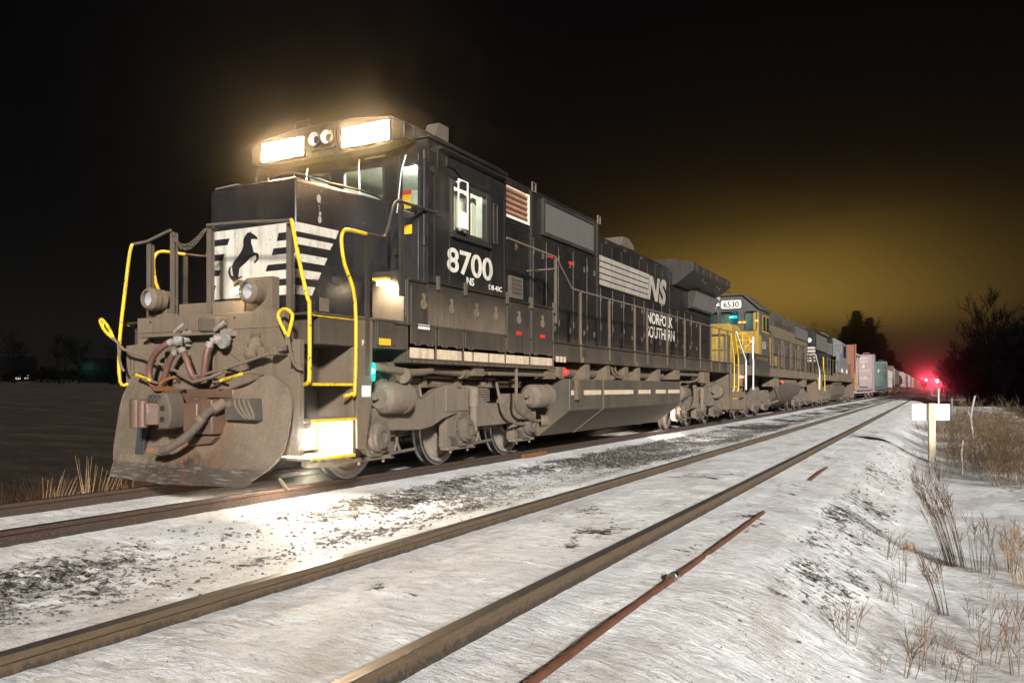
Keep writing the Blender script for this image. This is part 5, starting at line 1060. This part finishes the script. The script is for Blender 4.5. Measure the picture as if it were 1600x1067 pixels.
rnd = random.Random(5); th = [(1478,260),(1484,230),(1490,180),(1496,190),(1503,140),(1508,150),(1516,120),(1522,105),(1528,125),(1535,92),(1541,84),(1547,100),(1554,76),(1560,90),(1567,74),(1574,82),(1580,72),(1587,88),(1594,70),(1601,76),(1608,70),(1618,68),(1500,120),(1512,95),(1526,88),(1532,80),(1538,76),(1550,70),(1557,86),(1564,68),(1570,96),(1577,70),(1583,84),(1590,74),(1598,90),(1604,82),(1475,300),(1493,150),(1519,150),(1543,110)]
for i, (px, w_) in enumerate(th):
    o = src[i] if i < 3 else copy_tree(src[i % 3]); x, y, z = at(px, w_); o.location = (x, y, z); o.rotation_euler.z = rnd.uniform(0, 6); k = rnd.uniform(.75, 1.15)*(1+.0040*(w_-70)); o.scale = (k*1.15, k*1.15, k)
# trees beyond the train
LW = 'trees behind the freight cars'
for i, (px, w_, py, lb) in enumerate([(1270,125,489,'bare round-headed tree above the hood of the third locomotive'),(1306,150,512,'faint small bare tree between the round-headed tree and the pines'),(1344,172,474,'bare tree whose fan of branches stands above the pines'),(1250,140,520,'low bare tree left of the round-headed one, behind the yellow locomotive')]):
    x, y, z = at(px, w_); bare_tree('bare_tree', (x, y, z), hgt(py, w_, z), 60+i, lb, LW, 'barkfar', 'barkfar', 2, 4, .55)
for i, (px, w_, py, lb) in enumerate([(1338,150,486,'tallest dark pine behind the freight cars'),(1358,160,497,'dark pine right of the tallest one'),(1376,168,522,'dark pine on the falling right side of the group'),(1392,180,548,'lowest pine at the right end of the group'),(1368,150,528,'low broad pine in front of the falling right side'),(1404,200,566,'small pine beyond the lowest one, nearest the distant trees'),(1312,165,528,'small pine half hidden at the left end of the group'),(1322,150,510,'dark pine at the left end of the group'),(1347,140,512,'bushy pine in front of the tallest one')]):
    x, y, z = at(px, w_); conifer((x, y, z), hgt(py, w_, z), 20+i, lb, LW, .40)
for i, (px, w_, py) in enumerate([(1408,260,572),(1418,300,580),(1428,340,586),(1437,380,588),(1444,420,591),(1400,230,566)]):
    x, y, z = at(px, w_); bare_tree('bare_tree', (x, y, z), hgt(py, w_, z), 75+i, 'small distant bare tree in the row behind the far freight cars', 'distant trees down the line', 'barkfar', 'barkfar', 3, 4, .55)
# far left: tree line and houses across the field
FL = 'trees across the dark field'
for i, (px, w_, py, lb, st_) in enumerate([(22,150,508,'wide bare tree at the far left edge of the field',2),(96,150,508,'bare tree with upright trunks across the field',2),(124,156,507,'twin bare tree right beside the upright one',2),(196,140,520,'bare tree just left of the locomotive plow',2)]):
    x, y, z = at(px, w_); bare_tree('bare_tree', (x, y, z), hgt(py, w_, z), 130+i, lb, FL, 'barkfar', 'barkfar', st_, 4, .5)
src = [bare_tree('field_shrub', (0, 0, -50), 4.2, 150+i, 'low dark shrub in the hedge across the field', 'hedge across the field', 'barkfar', 'barkfar', 5, 4, .6) for i in range(2)]
for i, px in enumerate([-6,8,24,40,52,66,78,90,104,116,130,142,154,188,202,214]):
    o = src[i] if i < 2 else copy_tree(src[i % 2]); w_ = 158+(i*37 % 17); x, y, z = at(px, w_); o.location = (x, y, z-.4); o.rotation_euler.z = i*1.7; k = .8+.35*((i*53 % 10)/10); o.scale = (k*1.5, k*1.5, k)
for px, w_, lb, lit in ((14,178,'dark house with two lit windows at the far left of the field',[(-3.2,1.9,.9,1.0),(1.6,.5,1.2,.7),(3.2,.6,.9,.9)]),(168,185,'dark house with a red barn wall across the field, beside the plow',[(-3.4,1.6,.3,.3)])):
    x, y, z = at(px, w_); hs = empty('house', (x, y, z), lb, 'house', 'houses across the field', rz=math.atan2(-x, y)*1.0)
    q = MB(); q.box(-5, 5, -4, 4, -1, 3.0); q.build('wall', plain('dark_siding', (.002,.0017,.0015), .9), hs); q = MB(); q.prism([(-4.4,2.9),(4.4,2.9),(0,5.6)], 'x', -5.3, 5.3); q.build('roof', plain('dark_roof', (.0015,.0015,.0018), .9), hs)  # house kept near black, night shade put into siding and roof
    for a, b, ww, hh in lit:
        q = MB(); q.box(a-ww/2, a+ww/2, -4.06, -4.0, b, b+hh); q.build('window', emit('lit_house_window', (1, .85, .55), 1.6), hs)
x, y, z = at(176, 150)
conifer((x, y, z), 3.4, 33, 'small evergreen lit faintly green by a lamp, left of the plow', FL, .3)
l = lamp('yard_light', (x-2.5, y-3.0, z+3.2), 14, (.05, .75, .55), .2)
M['wood'] = plain('pale_post_wood', (.60,.49,.35), .75, 0, .15, 5, .15, (8,8,.8)); M['oldwood'] = plain('weathered_wood', (.30,.27,.24), .85, 0, .3, 6, .3, (6,6,.6)); M['board'] = plain('white_sign_board', (.88,.88,.88), .4, 0, .03, 3, .02)
# white board on a wooden post
x, y = at(1451, 18.8)[:2]; x += .065; z = ground_z(x, y, False)
sg = empty('sign', (x, y, z+.02), 'plain white board seen from behind on a pale wooden post, beside the empty track', 'sign', rz=R(20)); 
q = MB(); q.box(-.075, .075, -.05, .05, 0, 1.36); q.build('post', M['wood'], sg, .008); q = MB(); q.box(-.42, .42, .052, .062, .96, 1.34); q.build('board', M['board'], sg, .004)
q = MB()
for zz in (1.25, 1.03): q.cyl((0,-.056,zz), (0,-.05,zz), .014, n=8)
q.build('bolt', M['rust'], sg)
# posts and stakes
def pole(name, px, w_, top, label, cat, m, r=.03, crook=0., parts=True, zb=None):
    x, y, z = at(px, w_); z = ground_z(x, y, False) if zb is None else zb; h = 1.143+(606-top)/1245*w_-z
    t = empty(name, (x, y, z-.1), label, cat); q = MB(); q.tube([(0,0,0),(crook*.4,0,h*.4),(-crook*.5,0,h*.72),(crook,0,h+.1)], [r*1.1, r, r, r*.9], 8, 3); q.build('shaft', m, t); return t, h
t, h = pole('wooden_stake', 1519, 20, 618, 'crooked pale wooden stake standing up out of the bushes', 'stake', M['oldwood'], .028, .06)
q = MB(); q.tube([(-.03,0,h*.72),(-.10,0,h*.82)], .018, 6); q.build('side_branch', M['oldwood'], t)
pole('wooden_stake', 1503, 16.5, 688, 'short straight pale stake at the front edge of the bushes', 'stake', M['oldwood'], .020, .02)
pole('fence_post', 1487, 27, 622, 'thin grey-green fence post behind the white board', 'post', plain('grey_post', (.16,.18,.15), .8), .032)
t, h = pole('marker_post', 1466.5, 48, 607, 'slim white marker post beyond the white board', 'post', M['whitepaint'], .035); q = MB(); q.tube([(0,0,h-.35),(-.35,0,h-.32),(-.38,0,h+.1)], .02, 6); q.build('bracket', M['oldwood'], t)
t, h = pole('marker_post', 1479.5, 100, 611, 'orange and white banded marker post farther down the line', 'post', plain('orange_marker', (.55,.12,.05), .5), .09); q = MB(); q.cyl((0,0,h*.45), (0,0,h*.62), .1, n=10); q.build('white_band', M['whitepaint'], t)
# signals
M['sigred'] = emit('lit_red_signal', (1, .03, .05), 60); M['sigcore'] = emit('lit_red_signal_core', (1, .12, .16), 550)
def signal(x, y, z, label, n, r):
    t = empty('railway_signal', (x, y, -.2), label, 'signal', 'red signals down the line'); q = MB(); q.cyl((0,0,0), (0,0,z), .09); q.box(-.45, .45, -.1, .1, z-.5, z+(n-1)*.9+1.0); q.build('mast', M['rubber'], t)
    for k in range(n):
        q = MB(); q.cyl((0,-.35,z+k*.9), (0,-.1,z+k*.9), .28, n=16); L_ = q.build('lamp_housing', M['rubber'], t)
        q = MB(); q.cyl((0,-.40,z+k*.9), (0,-.36,z+k*.9), r, n=16); q.build('lens', M['sigcore'], L_)
    q = MB(); q.box(-.6, .6, -.12, .5, 0, 1.4); q.build('relay_box', M['dustd'], t)
signal(1.5, 560, 5.2, 'red signal on the right, two lit lenses one above the other', 2, .34)
signal(-5.05, 640, 6.9, 'red signal on the left, a single lit lens close above the train', 1, .30)
lamp('signal_light', (.6, 556, 5.6), 7000, (1, .03, .07), .3); lamp('signal_light', (-4.9, 400, 5.5), 1500, (1, .03, .08), .3)

# dry plants
M['stalk'] = plain('dry_stalks', (.14,.085,.052), .9, 0, .35, 2, 0); M['stalkl'] = plain('pale_dry_stalks', (.42,.27,.14), .9, 0, .3, 2, 0); M['bushm'] = plain('dry_bush_twigs', (.125,.085,.052), .9, 0, .4, 2, 0); M['reedd'] = plain('dark_reeds', (.065,.032,.018), .95, 0, .4, 2, 0)
def bush(name, seed, n, h, w_, m, label, group, loc, kids=(2, 4), depth=2, cat='bush'):
    rnd = random.Random(seed); t = empty(name, loc, label, cat, group); b = MB()
    for i in range(n):
        a = rnd.uniform(0, 6.283); rr = w_*math.sqrt(rnd.random())*.8; p = Vector((math.cos(a)*rr, math.sin(a)*rr, -.08)); d = Vector((math.cos(a)*rr/w_*.5+rnd.gauss(0, .18), math.sin(a)*rr/w_*.5+rnd.gauss(0, .18), 1)).normalized()
        twig(b, p, d, h*rnd.uniform(.55, 1.05)*(1-.35*(rr/w_)**2), .0045, rnd, depth, 4, .0, kids, .5, .42, 3, .2)
    b.build('stems', m, t, ang=80); return t
BU = 'dry bushes at the edge of the right-hand field'
bsrc = [bush('dry_bush', 300+i, 75, 1.15, .95, M['bushm'], '', BU, (0, 0, -50)) for i in range(3)]
bl = [(1508,22,'dry twiggy bush around the crooked stake'),(1535,20,'dry brown bush right of the crooked stake'),(1560,17.5,'dense dry bush in the middle of the right-hand clump'),(1592,16.5,'dense dry bush at the right edge of the view'),(1500,26,'small dry bush behind the white board'),(1545,25,'dry bush at the back of the clump'),(1578,21,'dry bush between the middle and the edge of the clump'),(1612,19,'dry bush cut by the right edge, behind the dense one'),(1530,16.6,'low dry bush at the front of the clump, by the short stake'),
      (1575,15.2,'low dry bush over the snow at the front right'),(1480,31,'thin dry bush far behind the white board'),(1600,14.2,'rounded dry bush lowest at the right edge'),(1522,31,'pale thin bush at the far end of the clump'),(1555,32,'dry bush farthest out into the field')]
rnd = random.Random(8)
for i, (px, w_, lb) in enumerate(bl):
    o = bsrc[i] if i < 3 else copy_tree(bsrc[i % 3]); x, y = at(px, w_)[:2]; o.location = (x, y, ground_z(x, y, False)); o.rotation_euler.z = rnd.uniform(0, 6); k = rnd.uniform(.85, 1.1)*(.62 if 'low' in lb else 1); o.scale = (k*1.1, k*1.1, k); o['label'] = lb
def tuft(name, loc, n, h, w_, m, label, group, seed, lean=(0, 0), plume=0, cat='grass'):
    rnd = random.Random(seed); t = empty(name, loc, label, cat, group); b = MB()
    for i in range(n):
        a = rnd.uniform(0, 6.283); rr = w_*math.sqrt(rnd.random())*.35; p = Vector((math.cos(a)*rr, math.sin(a)*rr, -.06)); L_ = h*rnd.uniform(.55, 1.05); sp = w_*1.1/h
        e = Vector((lean[0]+math.cos(a)*sp*rnd.uniform(.1, .7), lean[1]+math.sin(a)*sp*rnd.uniform(.1, .7), 1)).normalized()
        pts = [p]; d = Vector((e.x*.4, e.y*.4, 1)).normalized()
        for k in range(5): d = (d*.72+e*.3+Vector((rnd.gauss(0, .02), rnd.gauss(0, .02), -.01*k*(rnd.random() < .25)))).normalized(); pts.append(pts[-1]+d*L_/5)
        b.tube(pts, [.0030-.0004*k for k in range(6)], 3, caps=False)
        if plume and rnd.random() < .8:
            for k in range(plume): s = rnd.uniform(.72, 1.0); i0 = min(4, int(s*5)); c = pts[i0].lerp(pts[i0+1], s*5-i0); u = (d+Vector((rnd.gauss(0, .45), rnd.gauss(0, .45), .1))).normalized(); b.tube([c, c+u*.05, c+u*.10], [.002, .002, .001], 3, caps=False)
    b.build('stems', m, t, ang=80); return t
def gpt(px, py):
    z = -.5
    for _ in range(12):
        w_ = (1.143-z)*1245/(py-606); x, y = at(px, w_)[:2]; z = .5*z+.5*ground_z(x, y, False)
    return (x, y, z)
GG = 'tall dry grass clumps on the right'
tuft('dry_grass', gpt(1494,882), 34, 1.02, .24, M['stalk'], 'tallest reddish grass clump leaning left, on the right-hand snow', GG, 1, (-.38, .1), 10)
tuft('dry_grass', gpt(1528,892), 16, .62, .30, M['stalk'], 'thin grass clump just right of the tallest one', GG, 2, (-.1, 0), 5)
tuft('dry_grass', gpt(1572,890), 14, .55, .28, M['stalk'], 'thin upright grass clump near the right edge', GG, 3, (-.15, 0), 5)
tuft('dry_grass', gpt(1597,915), 16, .60, .22, M['stalkl'], 'pale golden grass clump at the right edge', GG, 4, (-.25, 0), 8)
tuft('dry_grass', gpt(1476,958), 9, .58, .14, M['stalk'], 'sparse brown stalk clump with a goldenrod head, lower right', GG, 5, (-.35, .1), 7)
tuft('dry_grass', gpt(1437,755), 26, .45, .5, M['bushm'], 'short dry grass at the foot of the white board', GG, 6, (-.1, 0), 3)
tuft('dry_grass', gpt(1470,745), 30, .55, .5, M['bushm'], 'short dry grass right of the foot of the white board', GG, 7, (0, 0), 3)
t = empty('goldenrod', gpt(1470,950), 'single dead goldenrod stalk with a curled tan flower head', 'plant'); q = MB(); q.tube([(0,0,-.05),(-.07,0,.2),(-.16,.02,.42),(-.20,.02,.46)], .004, 5, 3); q.tube([(-.07,0,.2),(-.02,.02,.36)], .003, 4); q.build('stem', M['stalk'], t); q = MB(); rnd = random.Random(3)
for i in range(60): c = Vector((-.20-.10*rnd.random(), .02+rnd.gauss(0, .02), .46-.02*rnd.random()+rnd.gauss(0, .015))); u = Vector((rnd.gauss(0, 1), rnd.gauss(0, 1), rnd.gauss(0, 1))).normalized()*.016; q.add([c-u, c+u.cross(Vector((0,0,1)))*.6, c+u, c-u.cross(Vector((0,0,1)))*.6], [(0,1,2,3)])
q.build('flower_head', M['stalkl'], t, flat=True)
rnd = random.Random(21); wsrc = None
for i, (px, py) in enumerate([(1312,985),(1325,1000),(1402,945),(1380,935),(1445,1010),(1440,990),(1375,1045),(1420,1055),(1432,1040),(1485,1060),(1500,1045),(1535,1010),(1550,1035),(1575,1000),(1590,1050),(1520,975),(1560,950),(1540,935),(1350,850),(1390,870),(1408,905),(1595,985),(1465,1035),(1515,1065)]):
    if i < 3: o = tuft('dry_weed', (0, 0, 0), 5, .24+.06*i, .12, M['stalk'], 'thin leafless weed poking out of the snow at the lower right', 'thin weeds in the snow', 70+i, (rnd.gauss(0, .2), 0), 3, 'weed'); wsrc = (wsrc or [])+[o]
    else: o = copy_tree(wsrc[i % 3])
    o.location = gpt(px, py); o.rotation_euler.z = rnd.uniform(0, 6); k = rnd.uniform(.6, 1.3); o.scale = (k, k, k)
LR = 'reeds and grass beside the far rail on the left'
x0, y0 = -9.75, 6.5
for i, (x, y, n, h, m, lb, ln) in enumerate([(-9.7,6.15,26,.62,'stalkl','bright dry grass clump leaning right beside the far rail',(.35,.25)),(-9.65,6.65,22,.70,'stalkl','bright dry grass clump with the longest arching blades, nearer the plow',(.1,.2)),(-9.7,7.2,12,.45,'stalkl','small bright grass tuft closest to the plow',(.3,.2))]):
    tuft('dry_grass', (x, y, ground_z(x, y, False)), n, h, .5, M[m], lb, LR, 30+i, ln, 0)
rsrc = [tuft('dark_reed', (0, 0, 0), 90, .75, .9, M['reedd'], 'dark brown reeds in the ditch beyond the far rail', 'dark reeds in the ditch', 50+i, (.1, .1), 2, 'reeds') for i in range(3)]
k = 0
for y in range(3, 12):
    for x in (-10.6, -11.6, -12.8):
        o = rsrc[k] if k < 3 else copy_tree(rsrc[k % 3]); xx, yy = x+rnd.gauss(0, .25), y+rnd.gauss(0, .3); o.location = (xx, yy, ground_z(xx, yy, False)); o.rotation_euler.z = rnd.uniform(0, 6); k += 1
lf = None
for i, (px, py) in enumerate([(1266,885),(1283,886),(1318,767),(1337,768),(1290,797),(1320,825),(1245,800),(1300,812)]):
    if lf is None:
        q = MB(); q.rings([[(-.035,0,0),(-.012,.018,.008),(.02,.015,.004),(.04,0,.012)],[(-.035,0,.001),(-.012,-.014,.014),(.02,-.016,.010),(.04,0,.013)]], False, False); lf = q.build('fallen_leaf', plain('orange_leaf', (.45,.19,.06), .7, 0, .3, 20)); o = lf; tag(o, 'small orange dead leaf lying on the snowy slope', 'leaf', 'fallen leaves on the slope')
    else: o = lf.copy(); C.objects.link(o)
    p = gpt(px, py); o.location = (p[0], p[1], p[2]+.02); o.rotation_euler = (.2, .1, i*1.3)
# thin mist, added to give the lit lamps the glow of lens bloom
hz = MB(); hz.box(-950, 950, -60, 760, -4, 24); HZ = hz.build('haze', [], None, flat=True); tag(HZ, kind='stuff')
g = NG('night_mist'); v = g.n('ShaderNodeVolumePrincipled'); v.inputs['Color'].default_value = (.95,.95,.95,1); v.inputs['Density'].default_value = .0013; v.inputs['Anisotropy'].default_value = .98
g.t.links.new(v.outputs[0], g.out.inputs['Volume']); HZ.data.materials.append(g.m)
# ---------------------------------------------------------------- light, sky, camera
SUN_AZ = Vector((-.62, .785)).normalized(); EL = R(19)
sd = bpy.data.lights.new('sun', 'SUN'); sd.energy = 5.0; sd.angle = R(5.0); sd.color = (1, .98, .945)
so = bpy.data.objects.new('sun', sd); C.objects.link(so)
so.rotation_euler = Vector((SUN_AZ.x*math.cos(EL), SUN_AZ.y*math.cos(EL), -math.sin(EL))).to_track_quat('-Z', 'Y').to_euler()
w = bpy.data.worlds.new('World'); bpy.context.scene.world = w; w.use_nodes = True; T = w.node_tree; T.nodes.clear()
def N(t, **k):
    n = T.nodes.new(t)
    for a, b in k.items(): setattr(n, a, b)
    return n
def MA(op, a, b=0., cl=False):
    n = N('ShaderNodeMath', operation=op); n.use_clamp = cl
    for i, q in enumerate((a, b)):
        if hasattr(q, 'node'): T.links.new(q, n.inputs[i])
        else: n.inputs[i].default_value = q
    return n.outputs[0]
tc = N('ShaderNodeTexCoord'); sx = N('ShaderNodeSeparateXYZ'); T.links.new(tc.outputs['Generated'], sx.inputs[0])
X, Y, Z = sx.outputs
az = MA('ARCTAN2', X, Y)                       # 0 along the track, negative to its left
da = MA('SUBTRACT', az, R(-10.0))
def bell(v, c, wd): 
    q = MA('DIVIDE', MA('SUBTRACT', v, c), wd); return MA('POWER', 2.71828, MA('MULTIPLY', MA('MULTIPLY', q, q), -1.))
nz = N('ShaderNodeTexNoise'); mp = N('ShaderNodeMapping'); T.links.new(tc.outputs['Generated'], mp.inputs[0]); mp.inputs['Scale'].default_value = (2.2, 2.2, 7); T.links.new(mp.outputs[0], nz.inputs[0]); nz.inputs['Scale'].default_value = 1.6; nz.inputs['Detail'].default_value = 4
zz = MA('ADD', Z, MA('MULTIPLY', MA('SUBTRACT', nz.outputs['Fac'], .5), .05))
up = MA('GREATER_THAN', zz, .105)
hi = bell(zz, .105, .080); lo = bell(zz, .105, .040)
vert = MA('ADD', MA('MULTIPLY', hi, up), MA('MULTIPLY', lo, MA('SUBTRACT', 1., up)))
core = MA('MULTIPLY', bell(da, 0., .20), vert)
wide = MA('MULTIPLY', bell(da, 0., .55), bell(zz, .12, .22))
def scale(col, f):
    n = N('ShaderNodeVectorMath', operation='SCALE'); n.inputs[0].default_value = col; T.links.new(f, n.inputs['Scale']); return n.outputs[0]
def addv(a, b):
    n = N('ShaderNodeVectorMath', operation='ADD'); T.links.new(a, n.inputs[0]); T.links.new(b, n.inputs[1]); return n.outputs[0]
horizon = MA('MULTIPLY', bell(Z, 0., .10), 1.)
s = addv(scale((.130, .077, .0120), core), scale((.0045, .0022, .0005), wide)); s = addv(s, scale((.0045, .0038, .0038), horizon))
one = MA('ADD', MA('MULTIPLY', Z, 0.), 1.); s = addv(s, scale((.0004, .00027, .0002), one))
sky = N('ShaderNodeTexSky', sky_type='NISHITA'); sky.sun_disc = False; sky.sun_elevation = EL; sky.sun_rotation = math.atan2(-SUN_AZ.x, -SUN_AZ.y)
bg1 = N('ShaderNodeBackground'); T.links.new(s, bg1.inputs[0]); bg2 = N('ShaderNodeBackground'); T.links.new(sky.outputs[0], bg2.inputs[0]); bg2.inputs[1].default_value = .0002
ad = N('ShaderNodeAddShader'); T.links.new(bg1.outputs[0], ad.inputs[0]); T.links.new(bg2.outputs[0], ad.inputs[1]); wo = N('ShaderNodeOutputWorld'); T.links.new(ad.outputs[0], wo.inputs[0])

cd = bpy.data.cameras.new('camera'); cd.sensor_width = 36; cd.lens = 36*1245/1600; cd.shift_y = 72.5/1600; cd.clip_start = .05; cd.clip_end = 6000
co_ = bpy.data.objects.new('camera', cd); C.objects.link(co_); co_.location = (0, 0, 1.143); co_.rotation_euler = (R(90), 0, R(27.929))
sc = bpy.context.scene; sc.camera = co_
sc.view_settings.view_transform = 'Standard'; sc.view_settings.look = 'None'; sc.view_settings.exposure = .74; sc.view_settings.gamma = 1
sc.cycles.max_bounces = 6; sc.cycles.diffuse_bounces = 3; sc.cycles.glossy_bounces = 3; sc.cycles.transparent_max_bounces = 12; sc.cycles.sample_clamp_indirect = 4
sc.cycles.use_denoising = True; sc.cycles.caustics_reflective = False; sc.cycles.caustics_refractive = False
